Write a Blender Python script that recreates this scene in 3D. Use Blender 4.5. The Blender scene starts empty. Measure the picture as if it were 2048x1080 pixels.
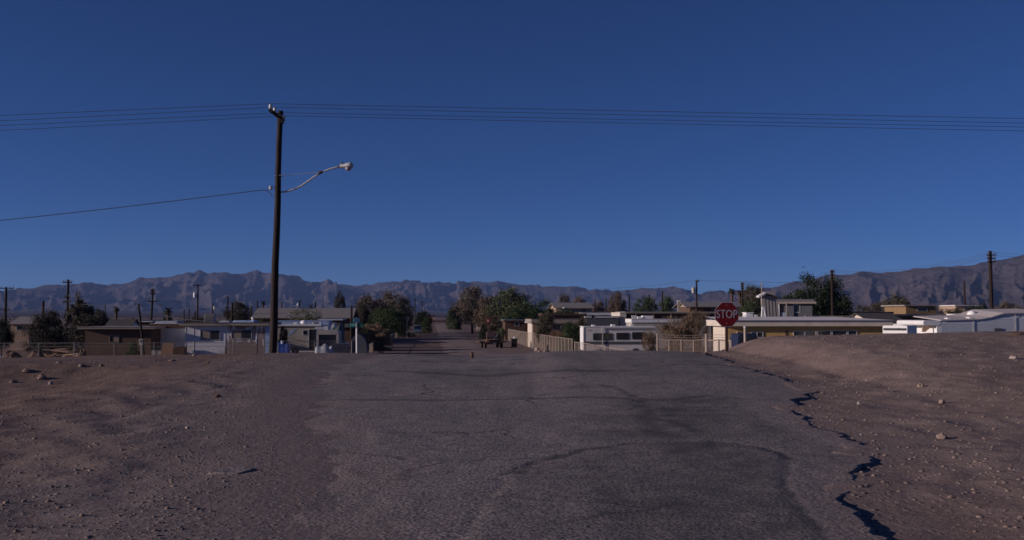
import bpy, bmesh, math, random
import numpy as np
from mathutils import Vector, Matrix
random.seed(7); np.random.seed(7)
sc = bpy.context.scene
C = sc.collection
R = math.radians

# ------------------------------------------------------------------ camera, sky, sun, exposure
EYE, PITCH, F = 1.6, math.atan(92/2000), 2000.0
cam = bpy.data.cameras.new('camera'); camo = bpy.data.objects.new('camera', cam); C.objects.link(camo)
cam.sensor_width = 36; cam.lens = 36*F/2048; cam.clip_start = 0.1; cam.clip_end = 60000
camo.location = (0, 0, EYE); camo.rotation_euler = (R(90)+PITCH, 0, 0)
sc.camera = camo
SUN_EL, SUN_AZ = R(13.2), R(13)          # SUN_AZ: how far behind the camera the sun stands, measured from due left
world = bpy.data.worlds.new('World'); sc.world = world; world.use_nodes = True
wn = world.node_tree.nodes; wl = world.node_tree.links
for n in list(wn): wn.remove(n)
sky = wn.new('ShaderNodeTexSky'); sky.sky_type = 'NISHITA'; sky.sun_disc = False
sky.sun_elevation = SUN_EL; sky.sun_rotation = R(-90)-SUN_AZ
sky.altitude = 2500; sky.air_density = 0.7; sky.dust_density = 1.0; sky.ozone_density = 6.0
bg = wn.new('ShaderNodeBackground'); bg.inputs['Strength'].default_value = 0.0512
wo = wn.new('ShaderNodeOutputWorld')
cast = wn.new('ShaderNodeMix'); cast.data_type = 'RGBA'; cast.blend_type = 'MULTIPLY'; cast.inputs[0].default_value = 1
cast.inputs[7].default_value = (.83, .87, 1.09, 1)      # the photograph's cool white balance, the same over the whole sky
wl.new(sky.outputs[0], cast.inputs[6]); wl.new(cast.outputs[2], bg.inputs[0]); wl.new(bg.outputs[0], wo.inputs[0])
sl = bpy.data.lights.new('sun', 'SUN'); sl.energy = 4.05; sl.angle = R(0.5); sl.color = (1, 0.855, 0.80)
so = bpy.data.objects.new('sun', sl); C.objects.link(so)
sdir = Vector((-math.cos(SUN_AZ)*math.cos(SUN_EL), -math.sin(SUN_AZ)*math.cos(SUN_EL), math.sin(SUN_EL)))
so.rotation_euler = sdir.to_track_quat('Z', 'Y').to_euler(); so.location = (-40, -10, 30)
vs = sc.view_settings; vs.view_transform = 'Standard'; vs.look = 'None'; vs.gamma = 1; vs.exposure = 0; vs.use_curve_mapping = False
sc.cycles.filter_width = 1.6; sc.cycles.max_bounces = 5; sc.cycles.volume_bounces = 0

# ------------------------------------------------------------------ helpers
cp, sp = math.cos(PITCH), math.sin(PITCH)
def P(x, y, D):
    """world point at depth D that the photograph shows at pixel (x, y)"""
    dx, dy = (x-1024)/F, (540-y)/F
    fy, fz = cp-dy*sp, sp+dy*cp
    k = D/fy
    return Vector((dx*k, D, EYE+fz*k))
def Xp(x, D): return P(x, 632, D).x
def Zp(y, D): return P(1024, y, D).z
def M_(px, D): return px/F*D            # size in metres of px pixels at depth D

class MB:
    def __init__(s): s.v = []; s.f = []
    def add(s, vs, fs):
        b = len(s.v); s.v += [tuple(v) for v in vs]; s.f += [tuple(i+b for i in f) for f in fs]; return s
    def box(s, x0, x1, y0, y1, z0, z1):
        return s.add([(x0,y0,z0),(x1,y0,z0),(x1,y1,z0),(x0,y1,z0),(x0,y0,z1),(x1,y0,z1),(x1,y1,z1),(x0,y1,z1)],
              [(0,3,2,1),(4,5,6,7),(0,1,5,4),(1,2,6,5),(2,3,7,6),(3,0,4,7)])
    def rbox(s, x0, x1, y0, y1, z0, z1, r=.1, n=3):
        """box whose four edges along y are rounded"""
        pr = []
        for cx, cz, a in ((x1-r,z1-r,0),(x0+r,z1-r,90),(x0+r,z0+r,180),(x1-r,z0+r,270)):
            for k in range(n+1):
                t = R(a+90*k/n); pr.append((cx+r*math.cos(t), cz+r*math.sin(t)))
        return s.prism_y(pr, y0, y1)
    def prism_y(s, pr, y0, y1):
        n = len(pr)
        return s.add([(x,y0,z) for x,z in pr]+[(x,y1,z) for x,z in pr],
              [tuple(range(n)), tuple(reversed(range(n,2*n)))]+[(i,i+n,(i+1)%n+n,(i+1)%n) for i in range(n)])
    def prism_x(s, pr, x0, x1):
        n = len(pr)
        return s.add([(x0,y,z) for y,z in pr]+[(x1,y,z) for y,z in pr],
              [tuple(reversed(range(n))), tuple(range(n,2*n))]+[(i,(i+1)%n,(i+1)%n+n,i+n) for i in range(n)])
    def tube(s, path, r, n=8, cap=True):
        path = [Vector(p) for p in path]; m = len(path)
        rs = r if isinstance(r, (list, tuple)) else [r]*m
        vs = []
        for i, p in enumerate(path):
            t = (path[min(i+1,m-1)]-path[max(i-1,0)]).normalized()
            u = t.cross(Vector((0,0,1)) if abs(t.z) < .95 else Vector((0,1,0))).normalized(); w = t.cross(u)
            for k in range(n):
                a = 2*math.pi*k/n; vs.append(p+(u*math.cos(a)+w*math.sin(a))*rs[i])
        fs = [(i*n+k, i*n+(k+1)%n, (i+1)*n+(k+1)%n, (i+1)*n+k) for i in range(m-1) for k in range(n)]
        if cap: fs += [tuple(reversed(range(n))), tuple(range((m-1)*n, m*n))]
        return s.add(vs, fs)
    def lathe(s, prof, c=(0,0,0), n=14, sx=1, sy=1):
        m = len(prof); vs = []
        for r, z in prof:
            for k in range(n):
                a = 2*math.pi*k/n; vs.append((c[0]+r*math.cos(a)*sx, c[1]+r*math.sin(a)*sy, c[2]+z))
        fs = [(i*n+k, i*n+(k+1)%n, (i+1)*n+(k+1)%n, (i+1)*n+k) for i in range(m-1) for k in range(n)]
        fs += [tuple(reversed(range(n))), tuple(range((m-1)*n, m*n))]
        return s.add(vs, fs)
    def mesh(s, name):
        me = bpy.data.meshes.new(name); me.from_pydata(s.v, [], s.f); me.update(); return me
def link(name, me, m=None, parent=None, smooth=False):
    o = bpy.data.objects.new(name, me); C.objects.link(o)
    if m: me.materials.append(m) if not me.materials else None
    if parent: o.parent = parent
    if smooth:
        for p in me.polygons: p.use_smooth = True
    return o
def part(name, mb, m, parent=None, smooth=False): return link(name, mb.mesh(name), m, parent, smooth)
def tag(o, label=None, cat=None, group=None, kind=None):
    if label: o['label'] = label
    if cat: o['category'] = cat
    if group: o['group'] = group
    if kind: o['kind'] = kind
    return o
def thing(name, label, cat, loc, rz=0, group=None):
    o = bpy.data.objects.new(name, None); C.objects.link(o); o.empty_display_size = .2
    o.location = loc; o.rotation_euler = (0, 0, rz)
    return tag(o, label, cat, group)
def solo(name, mb, m, label, cat, loc=(0,0,0), rz=0, group=None, smooth=False):
    o = part(name, mb, m, None, smooth); o.location = loc; o.rotation_euler = (0,0,rz)
    return tag(o, label, cat, group)
def copy_tree(o, parent=None):
    c = o.copy(); C.objects.link(c); c.parent = parent
    for ch in list(o.children): copy_tree(ch, c)
    return c

# ------------------------------------------------------------------ materials
MATS = {}
def nodes(name):
    m = bpy.data.materials.new(name); m.use_nodes = True
    nt = m.node_tree; b = nt.nodes['Principled BSDF']; return m, nt, b
def N(nt, t, **kw):
    n = nt.nodes.new(t)
    for k, v in kw.items():
        if k in n.inputs: n.inputs[k].default_value = v
        else: setattr(n, k, v)
    return n
def mixc(nt, fac, a, b, blend='MIX'):
    n = nt.nodes.new('ShaderNodeMix'); n.data_type = 'RGBA'; n.blend_type = blend
    for sock, v in ((n.inputs[0], fac), (n.inputs[6], a), (n.inputs[7], b)):
        if hasattr(v, 'links'): nt.links.new(v, sock)
        elif isinstance(v, (int, float)): sock.default_value = v
        else: sock.default_value = (*v, 1)
    return n.outputs[2]
def ramp(nt, src, stops):
    n = nt.nodes.new('ShaderNodeValToRGB'); e = n.color_ramp.elements
    while len(e) < len(stops): e.new(.5)
    for el, (p, v) in zip(e, stops):
        el.position = p; el.color = (v, v, v, 1) if isinstance(v, (int, float)) else (*v, 1)
    nt.links.new(src, n.inputs[0]); return n.outputs[0]
def noise(nt, vec, scale, detail=4, rough=.55, stretch=None):
    if stretch:
        mp = N(nt, 'ShaderNodeMapping'); mp.inputs['Scale'].default_value = stretch; nt.links.new(vec, mp.inputs[0]); vec = mp.outputs[0]
    n = N(nt, 'ShaderNodeTexNoise', Scale=scale, Detail=detail, Roughness=rough); nt.links.new(vec, n.inputs['Vector']); return n.outputs['Fac']
def bump(nt, b, h, strength, dist):
    n = N(nt, 'ShaderNodeBump', Strength=strength, Distance=dist); nt.links.new(h, n.inputs['Height']); nt.links.new(n.outputs[0], b.inputs['Normal']); return n
def mat(name, col, rough=.8, var=.25, scale=1.5, metal=0, dirt=.25, stretch=(1,1,1), bmp=.0, spec=.3):
    """painted or bare surface: base colour mottled by grain, streaked by dust"""
    if name in MATS: return MATS[name]
    m, nt, b = nodes(name)
    tc = N(nt, 'ShaderNodeTexCoord').outputs['Object']
    n1 = noise(nt, tc, scale, 6, .6, stretch)
    lo = tuple(c*(1-var) for c in col); hi = tuple(min(1, c*(1+var*.6)) for c in col)
    c = mixc(nt, ramp(nt, n1, [(.3, 0), (.7, 1)]), lo, hi)
    n2 = noise(nt, tc, .8, 5, .6, (1.6, 1.6, .35))
    c = mixc(nt, ramp(nt, n2, [(.52, 0), (.75, dirt)]), c, (.20, .15, .115))
    nt.links.new(c, b.inputs['Base Color']); b.inputs['Roughness'].default_value = rough
    b.inputs['Metallic'].default_value = metal; b.inputs['Specular IOR Level'].default_value = spec
    if bmp: bump(nt, b, n1, bmp, .03)
    MATS[name] = m; return m
def leafmat(name, a, bcol, spread=.5):
    if name in MATS: return MATS[name]
    m, nt, b = nodes(name)
    tc = N(nt, 'ShaderNodeTexCoord').outputs['Object']
    oi = N(nt, 'ShaderNodeObjectInfo').outputs['Random']
    geo = N(nt, 'ShaderNodeNewGeometry').outputs['Random Per Island']
    n1 = noise(nt, tc, 2.2, 3)
    c = mixc(nt, ramp(nt, n1, [(.35, 0), (.65, 1)]), a, bcol)
    c2 = mixc(nt, geo, tuple(x*(1-spread) for x in (1,1,1)), (1.25, 1.2, 1.15))
    c = mixc(nt, 1.0, c, c2, 'MULTIPLY')
    hs = N(nt, 'ShaderNodeHueSaturation'); nt.links.new(c, hs.inputs['Color'])
    mr = N(nt, 'ShaderNodeMapRange'); mr.inputs[3].default_value = .75; mr.inputs[4].default_value = 1.2
    nt.links.new(oi, mr.inputs[0]); nt.links.new(mr.outputs[0], hs.inputs['Value'])
    nt.links.new(hs.outputs[0], b.inputs['Base Color']); b.inputs['Roughness'].default_value = .7; b.inputs['Specular IOR Level'].default_value = .15
    MATS[name] = m; return m
def glassmat():
    m, nt, b = nodes('dark_window_glass')
    tc = N(nt, 'ShaderNodeTexCoord').outputs['Object']
    c = mixc(nt, noise(nt, tc, 1.2, 3), (.012, .013, .016), (.05, .05, .055))
    nt.links.new(c, b.inputs['Base Color']); b.inputs['Roughness'].default_value = .12; return m
GLASS = glassmat()
WOODPOLE = mat('creosote_pole_wood', (.027, .0155, .012), .85, .45, 6, stretch=(4,4,.25), dirt=.05, bmp=.6)
GALV = mat('galvanised_steel', (.58, .56, .55), .45, .15, 3, metal=.25, dirt=.12)
FENCEGREY = mat('dull_old_galvanising', (.20, .185, .18), .6, .2, 3, dirt=.2)
OCHRE = mat('ochre_wall', (.235, .150, .075), .8, .15, 1.5, dirt=.2)
BOWL = mat('lamp_glass', (.34, .32, .31), .15, .1, 6, dirt=.05, spec=.6)
FENCEPOST = mat('fence_post_paint', (.36, .285, .235), .55, .15, 3, metal=.25, dirt=.2)
LINK = mat('chain_link_wire', (.36, .285, .235), .6, .2, 3, metal=.1, dirt=.2)
WHITE = mat('white_painted_metal', (.78, .76, .74), .5, .07, 1.2, dirt=.15)
CREAM = mat('cream_painted_wall', (.62, .54, .44), .7, .12, 1.2, dirt=.3)
RVSKIN = mat('cream_ribbed_fibreglass', (.68, .64, .60), .5, .08, 1.2, dirt=.2)
BEIGE = mat('beige_fibreglass', (.42, .37, .32), .5, .1, 1.2, dirt=.25)
TAN = mat('tan_stucco', (.40, .28, .20), .85, .18, 2, dirt=.2, bmp=.3)
YELLOW = mat('mustard_painted_block', (.52, .33, .12), .8, .15, 1.5, dirt=.2, bmp=.2)
BROWNWALL = mat('brown_board_wall', (.115, .068, .050), .85, .3, 2, stretch=(1,1,5), dirt=.1)
GREYROOF = mat('grey_shingle', (.24, .215, .21), .9, .25, 4, dirt=.2, bmp=.4)
PALEROOF = mat('pale_gravel_roof', (.52, .46, .44), .9, .15, 3, dirt=.25, bmp=.3)
LILACROOF = mat('sunbleached_white_roof', (.70, .64, .63), .9, .1, 3, dirt=.15, bmp=.2)
DARKROOF = mat('dark_tar_roof', (.075, .068, .066), .9, .3, 3, dirt=.3)
BLUEROOF = mat('blue_white_sheet', (.33, .43, .60), .5, .2, 1.5, dirt=.15)
TRIM = mat('weathered_trim', (.33, .27, .22), .8, .25, 3, stretch=(.4,1,4), dirt=.25)
DARKTRIM = mat('dark_brown_trim', (.10, .055, .04), .8, .3, 3, dirt=.15)
RUST = mat('rusty_steel', (.095, .048, .032), .85, .5, 5, dirt=.2, bmp=.3)
PLY = mat('sun_bleached_plywood', (.24, .135, .085), .85, .25, 2, stretch=(1,1,4), dirt=.15)
LUMBER = mat('loose_lumber', (.52, .34, .22), .8, .3, 3, stretch=(.3,3,3), dirt=.15)
RUBBER = mat('black_rubber', (.02, .02, .02), .8, .3, 4, dirt=.3)
BLACKPLASTIC = mat('black_plastic', (.022, .024, .024), .45, .3, 3, dirt=.25)
TARPBLUE = mat('blue_tarpaulin', (.05, .10, .34), .5, .3, 2, dirt=.15, bmp=.5)
TARPGREY = mat('silver_tarpaulin', (.36, .38, .42), .5, .2, 2, dirt=.1, bmp=.5)
TARPGREEN = mat('dark_green_tarpaulin', (.03, .05, .05), .6, .3, 2, dirt=.1, bmp=.5)
DARKGREY = mat('dark_grey_canvas', (.10, .10, .115), .8, .2, 2, dirt=.15, bmp=.3)
SIDING = mat('blue_white_siding', (.56, .58, .62), .55, .08, 1.5, dirt=.15)
CORR = mat('corrugated_grey_panel', (.36, .32, .29), .65, .2, 2.5, stretch=(2,2,.3), dirt=.3)
REDSIGN = mat('sign_red', (.26, .012, .014), .45, .06, 2, dirt=.04)
SIGNWHITE = mat('sign_white', (.60, .58, .57), .45, .04, 2, dirt=.04)
SIGNGREEN = mat('sign_green', (.010, .085, .075), .45, .08, 2, dirt=.05)
SIGNTEAL = mat('sign_faded_teal', (.20, .50, .48), .5, .1, 2, dirt=.1)
WIREM = mat('dark_cable', (.055, .052, .055), .6, .2, 3, dirt=0)
DULL = mat('grey_insulator', (.16, .15, .15), .4, .1, 2, dirt=.05)
CERAMIC = mat('pale_porcelain', (.62, .60, .60), .25, .05, 2, dirt=.05, spec=.6)
CARBLUE = mat('pale_blue_car_paint', (.23, .29, .38), .35, .06, 1, dirt=.2, spec=.6)
CARDARK = mat('dark_blue_car_paint', (.016, .02, .042), .35, .08, 1, dirt=.06, spec=.6)
TAILRED = mat('tail_lamp_red', (.30, .02, .02), .3, .05, 2, dirt=0)
BARK = mat('grey_brown_bark', (.10, .075, .058), .95, .4, 6, dirt=.1, bmp=.5)
PALMBARK = mat('palm_trunk_fibre', (.115, .070, .048), .95, .4, 8, stretch=(1,1,3), dirt=.1, bmp=.6)
ROCKM = mat('desert_rock', (.30, .22, .18), .95, .35, 6, dirt=.1, bmp=.5)
BLIND = mat('tan_window_blind', (.28, .22, .17), .8, .15, 3, dirt=.1)
LEAF_OLIVE = leafmat('olive_leaves', (.120, .102, .072), (.062, .058, .042))
LEAF_TAM = leafmat('tamarisk_foliage', (.205, .165, .130), (.115, .094, .076))
LEAF_GREEN = leafmat('green_leaves', (.075, .105, .045), (.036, .056, .027))
LEAF_DARK = leafmat('dark_leaves', (.040, .054, .030), (.018, .027, .017))
LEAF_LACY = leafmat('pale_lacy_leaves', (.135, .150, .080), (.080, .098, .052))
LEAF_BROWN = leafmat('brown_dry_foliage', (.170, .128, .098), (.098, .075, .060))
LEAF_DRY = leafmat('dry_twigs', (.24, .170, .115), (.14, .095, .065))
LEAF_BRIGHT = leafmat('bright_green_leaves', (.045, .105, .022), (.022, .060, .014))
LEAF_PALM = leafmat('palm_fronds', (.060, .062, .030), (.032, .036, .020))

# ------------------------------------------------------------------ terrain
TAB = np.random.RandomState(3).rand(256, 256)
def vnoise(x, y):
    xi = np.floor(x).astype(int); yi = np.floor(y).astype(int); fx = x-xi; fy = y-yi
    fx = fx*fx*(3-2*fx); fy = fy*fy*(3-2*fy)
    a = TAB[xi & 255, yi & 255]; b = TAB[(xi+1) & 255, yi & 255]; c = TAB[xi & 255, (yi+1) & 255]; d = TAB[(xi+1) & 255, (yi+1) & 255]
    return (a*(1-fx)+b*fx)*(1-fy)+(c*(1-fx)+d*fx)*fy
def fbm(x, y, o=4, g=.5, l=2.03):
    s = 0; a = 1; t = 0
    for i in range(o):
        s = s+a*(vnoise(x+17.3*i, y+31.7*i)-.5)*2; t += a; a *= g; x = x*l; y = y*l
    return s/t
def sstep(a, b, x):
    t = np.clip((x-a)/(b-a), 0, 1); return t*t*(3-2*t)
VILL = -2.6
YC = 33.0
cx_ = np.array([-1500,-200,0,250,540,640,700,870,950,1050,1100,1200,1300,1420,1470,1490,1520,1560,1650,1800,2048,2500,4000])
cy_ = np.array([718,718,717,713,708,708,708,711,712,709,705,702,702,706,702,695,683,674,671,668,663,662,664])
def crest(X):
    x = 1024+F*X/YC
    return EYE-(np.interp(x, cx_, cy_)-632)*YC/F
def base(X, Y):
    """the levee top near the camera, its far slope, the village plain"""
    X = np.asarray(X, float); Y = np.asarray(Y, float)
    zc = crest(X)
    t = sstep(9, 31, Y)
    z = zc*t
    # cut bank left of the road
    lb = sstep(-7.0, -11.5, X)
    zb = .30*sstep(24.0, 27.2, Y+.7*fbm(X*.35, Y*.35, 2))
    zb = zb+(zc-.30)*sstep(27, 32, Y)-.12*sstep(14, 22, Y)*(1-sstep(24, 27, Y))
    z = z*(1-lb)+zb*lb
    run = 15.0
    s = np.clip((Y-YC-.6)/run, 0, 1); s = np.where(s < .5, 2*s*s, 1-2*(1-s)**2); s = np.clip(s*1.0, 0, 1)
    z = np.where(Y > YC+.6, zc*(1-s)+VILL*s, z)
    back = sstep(-8, -22, Y); z = z*(1-back)+(-2.5)*back
    return z
# asphalt edges, from photograph rows to metres
def row_edge(tab):
    out = []
    for x, y in tab:
        Y = 20.0
        for _ in range(60):
            z = float(base((x-1024)/F*Y, Y)); Y = .5*Y+.5*min(YC, (EYE-z)*F/(y-632))
        out.append((Y, (x-1024)/F*Y))
    out.sort(); return np.array(out)
RE = row_edge([(1440,716),(1490,735),(1520,745),(1600,770),(1634,782),(1592,798),(1588,815),(1606,836),(1640,853),(1690,868),(1722,890),(1724,915),(1712,932),(1690,957),(1700,1010),(1760,1080)])
LE = row_edge([(650,718),(600,728),(548,752),(522,782),(500,822),(478,870),(470,900),(480,920),(492,935),(452,957),(420,1010),(380,1080)])
def ctr(Y): return 4.1-.0795*Y
def edges(Y):
    l = np.interp(Y, LE[:,0], LE[:,1]); r = np.interp(Y, RE[:,0], RE[:,1])
    t = sstep(33, 60, Y); c = ctr(Y)
    l = l*(1-t)+(c-4.4)*t; r = r*(1-t)+(c+4.3)*t
    jl = .40*fbm(Y*1.1, Y*0+5, 5, .6); jr = .22*fbm(Y*2.9, Y*0+9, 5, .62)
    return l+jl*(1+t*1.5), r+jr*(1+3*t)
def seg_d(X, Y, pts):
    d = np.full(np.broadcast(X, Y).shape, 1e9)
    for (ax, ay), (bx, by) in zip(pts[:-1], pts[1:]):
        vx, vy = bx-ax, by-ay; L = vx*vx+vy*vy
        t = np.clip(((X-ax)*vx+(Y-ay)*vy)/L, 0, 1)
        d = np.minimum(d, np.hypot(X-ax-t*vx, Y-ay-t*vy))
    return d
def gpt(x, y):
    Y = 15.0
    for _ in range(60):
        z = float(base((x-1024)/F*Y, Y)); Y = .5*Y+.5*min(YC, (EYE-z)*F/(y-632))
    return ((x-1024)/F*Y, Y)
def ground_z(X, Y):
    X = np.asarray(X, float); Y = np.asarray(Y, float)
    z = base(X, Y)
    l, r = edges(Y)
    near = (1-sstep(34, 60, Y))
    dl, dr = l-X, X-r                                        # >0 outside the asphalt
    out = np.maximum(dl, dr)
    rough = (fbm(X*.55, Y*.55, 4)*.055+fbm(X*2.3, Y*2.3, 4)*.042)*(1-.5*sstep(24, 32, Y))
    far_rough = fbm(X*.05, Y*.05, 3)*.10*sstep(60, 120, Y)
    om = sstep(-.1, 1.2, out)
    rut = .035*np.sin((X*.8+Y*.62)*5.2+fbm(X*.3, Y*.3, 2)*2)*sstep(-4.5, -7, X)*(1-sstep(20, 24, Y))*(.5+.5*fbm(X*.2, Y*.2, 2))
    z = z+(rough+rut)*om*near+(far_rough+rough*.6)*sstep(-.1, 10, out)*(1-near)
    ledge = .026*(1-sstep(.1, 1.8, dr))*near*sstep(-.34, -.22, dr)
    z = z-ledge*np.clip(3.4*vnoise(Y*1.1, Y*0+2.2)-.9, -.1, 1.2)
    z = z-.075*(1-sstep(-.45, -.28, dr))*(1-sstep(-3.2, -.2, dl))*(1-sstep(36, 50, Y))
    return z
def gz(X, Y): return float(ground_z(np.array([X]), np.array([Y]))[0])

def spaced(fine0, fine1, step, lo, hi, g=1.12):
    a = list(np.arange(fine0, fine1, step)); s = step; v = a[-1]
    while v < hi: s *= g; v += s; a.append(v)
    s = step; v = fine0; b = []
    while v > lo: s *= g; v -= s; b.append(v)
    return np.array(b[::-1]+a)
def grid_obj(name, Xg, Yg, Zg, m, smooth=True):
    ny, nx = Xg.shape
    me = bpy.data.meshes.new(name)
    v = np.stack([Xg, Yg, Zg], -1).reshape(-1, 3)
    i = np.arange(ny-1)[:, None]*nx+np.arange(nx-1)[None]
    q = np.stack([i, i+1, i+nx+1, i+nx], -1).reshape(-1, 4)
    me.vertices.add(len(v)); me.vertices.foreach_set('co', v.ravel().astype(np.float32))
    me.loops.add(q.size); me.loops.foreach_set('vertex_index', q.ravel().astype(np.int32))
    me.polygons.add(len(q)); me.polygons.foreach_set('loop_start', np.arange(0, q.size, 4, dtype=np.int32)); me.polygons.foreach_set('loop_total', np.full(len(q), 4, np.int32))
    me.update(); me.validate()
    if smooth: me.polygons.foreach_set('use_smooth', np.ones(len(q), bool))
    return link(name, me, m)
def attr(o, name, a):
    at = o.data.attributes.new(name, 'FLOAT', 'POINT'); at.data.foreach_set('value', a.ravel().astype(np.float32))

def dirt_material():
    m, nt, b = nodes('desert_dirt')
    tc = N(nt, 'ShaderNodeTexCoord').outputs['Object']
    big = noise(nt, tc, .22, 5); mid = noise(nt, tc, 2.1, 6, .62); fine = noise(nt, tc, 14, 5, .7)
    c = mixc(nt, ramp(nt, big, [(.35, 0), (.65, 1)]), (.235, .166, .145), (.305, .230, .203))
    c = mixc(nt, ramp(nt, mid, [(.35, .0), (.7, .75)]), c, (.175, .124, .106))
    vo = N(nt, 'ShaderNodeTexVoronoi', Scale=9.0); nt.links.new(tc, vo.inputs['Vector'])
    st = ramp(nt, vo.outputs['Distance'], [(.16, 1), (.24, 0)])
    hs = mixc(nt, vo.outputs['Color'], (.16, .12, .105), (.36, .285, .245))
    c = mixc(nt, st, c, hs)
    sx = N(nt, 'ShaderNodeSeparateXYZ'); nt.links.new(tc, sx.inputs[0])
    mr = N(nt, 'ShaderNodeMapRange'); mr.inputs[1].default_value = -9; mr.inputs[2].default_value = 4; nt.links.new(sx.outputs[0], mr.inputs[0])
    c = mixc(nt, mr.outputs[0], mixc(nt, 1.0, c, (.74, .68, .66), 'MULTIPLY'), c)    # ground colour turns darker and redder towards the west side
    g = N(nt, 'ShaderNodeAttribute'); g.attribute_name = 'grit'
    gm = N(nt, 'ShaderNodeMath'); gm.operation = 'MULTIPLY'; nt.links.new(g.outputs['Fac'], gm.inputs[0])
    nt.links.new(ramp(nt, fine, [(.38, .15), (.55, 1)]), gm.inputs[1])
    c = mixc(nt, gm.outputs[0], c, (.215, .180, .174))
    c = mixc(nt, ramp(nt, fine, [(.4, .25), (.6, 0)]), c, (.11, .08, .07))
    nt.links.new(c, b.inputs['Base Color']); b.inputs['Roughness'].default_value = .95; b.inputs['Specular IOR Level'].default_value = .1
    s1 = N(nt, 'ShaderNodeMath'); s1.operation = 'MULTIPLY_ADD'; s1.inputs[1].default_value = .5
    nt.links.new(fine, s1.inputs[0]); nt.links.new(mid, s1.inputs[2])
    s2 = N(nt, 'ShaderNodeMath'); s2.operation = 'MULTIPLY_ADD'; s2.inputs[1].default_value = .35
    nt.links.new(st, s2.inputs[0]); nt.links.new(s1.outputs[0], s2.inputs[2])
    bump(nt, b, s2.outputs[0], .6, .05)
    return m
def asphalt_material():
    m, nt, b = nodes('worn_chip_seal_asphalt')
    tc = N(nt, 'ShaderNodeTexCoord').outputs['Object']
    vo = N(nt, 'ShaderNodeTexVoronoi', Scale=29.0); nt.links.new(tc, vo.inputs['Vector'])
    grain = noise(nt, tc, 21, 5, .8); big = noise(nt, tc, .35, 5); mid = noise(nt, tc, 2.4, 5, .65)
    c = mixc(nt, ramp(nt, big, [(.35, 0), (.65, 1)]), (.255, .212, .204), (.335, .272, .255))
    c = mixc(nt, ramp(nt, grain, [(.40, .95), (.54, 0)]), c, (.060, .060, .062))
    c = mixc(nt, ramp(nt, vo.outputs['Distance'], [(.12, .55), (.3, 0)]), c, (.42, .345, .325))
    c = mixc(nt, ramp(nt, mid, [(.52, 0), (.75, .4)]), c, (.140, .120, .120))
    wv = N(nt, 'ShaderNodeVectorMath'); wv.operation = 'MULTIPLY_ADD'; nz = N(nt, 'ShaderNodeTexNoise', Scale=1.3, Detail=5.0); nt.links.new(tc, nz.inputs['Vector'])
    nt.links.new(nz.outputs['Color'], wv.inputs[0]); wv.inputs[1].default_value = (.9, .9, 0); nt.links.new(tc, wv.inputs[2])
    ve = N(nt, 'ShaderNodeTexVoronoi', Scale=.42); ve.feature = 'DISTANCE_TO_EDGE'; nt.links.new(wv.outputs[0], ve.inputs['Vector'])
    ck = N(nt, 'ShaderNodeMath'); ck.operation = 'MULTIPLY'; nt.links.new(ramp(nt, ve.outputs['Distance'], [(.004, .9), (.014, 0)]), ck.inputs[0]); nt.links.new(ramp(nt, big, [(.45, 0), (.6, 1)]), ck.inputs[1])
    c = mixc(nt, ck.outputs[0], c, (.045, .040, .042))
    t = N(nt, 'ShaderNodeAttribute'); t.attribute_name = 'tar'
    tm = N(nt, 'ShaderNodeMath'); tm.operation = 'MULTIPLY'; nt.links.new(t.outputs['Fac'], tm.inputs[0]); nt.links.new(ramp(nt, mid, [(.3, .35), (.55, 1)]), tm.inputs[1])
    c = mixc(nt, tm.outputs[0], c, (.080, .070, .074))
    d = N(nt, 'ShaderNodeAttribute'); d.attribute_name = 'dust'
    dm = N(nt, 'ShaderNodeMath'); dm.operation = 'MULTIPLY'; nt.links.new(d.outputs['Fac'], dm.inputs[0]); nt.links.new(ramp(nt, mid, [(.3, .3), (.6, 1)]), dm.inputs[1])
    c = mixc(nt, dm.outputs[0], c, (.265, .185, .150))
    nt.links.new(c, b.inputs['Base Color']); b.inputs['Roughness'].default_value = .9; b.inputs['Specular IOR Level'].default_value = .15
    s1 = N(nt, 'ShaderNodeMath'); s1.operation = 'MULTIPLY_ADD'; s1.inputs[1].default_value = -.6
    nt.links.new(vo.outputs['Distance'], s1.inputs[0]); nt.links.new(grain, s1.inputs[2])
    bump(nt, b, s1.outputs[0], .45, .025)
    return m
DIRT, ASPH = dirt_material(), asphalt_material()
gx = spaced(-13, 14, .11, -3200, 3200, 1.07); gy = spaced(6, 36, .11, -120, 3400, 1.06)
GX, GY = np.meshgrid(gx, gy); GZ = ground_z(GX, GY)
ground = tag(grid_obj('ground', GX, GY, GZ, DIRT), kind='structure')
l_, r_ = edges(GY); outd = np.maximum(l_-GX, GX-r_)
leftgrit = (1-sstep(.2, 4.2, l_-GX+1.2*fbm(GX*.6, GY*.6, 4)))*(GX < (l_+r_)/2)*(1-sstep(32, 40, GY))
rightgrit = .35*(1-sstep(0, .7, GX-r_))*(GX > (l_+r_)/2)
attr(ground, 'grit', np.clip(leftgrit+rightgrit+.25*sstep(.1, .5, fbm(GX*.25, GY*.25, 3)), 0, 1))
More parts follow.
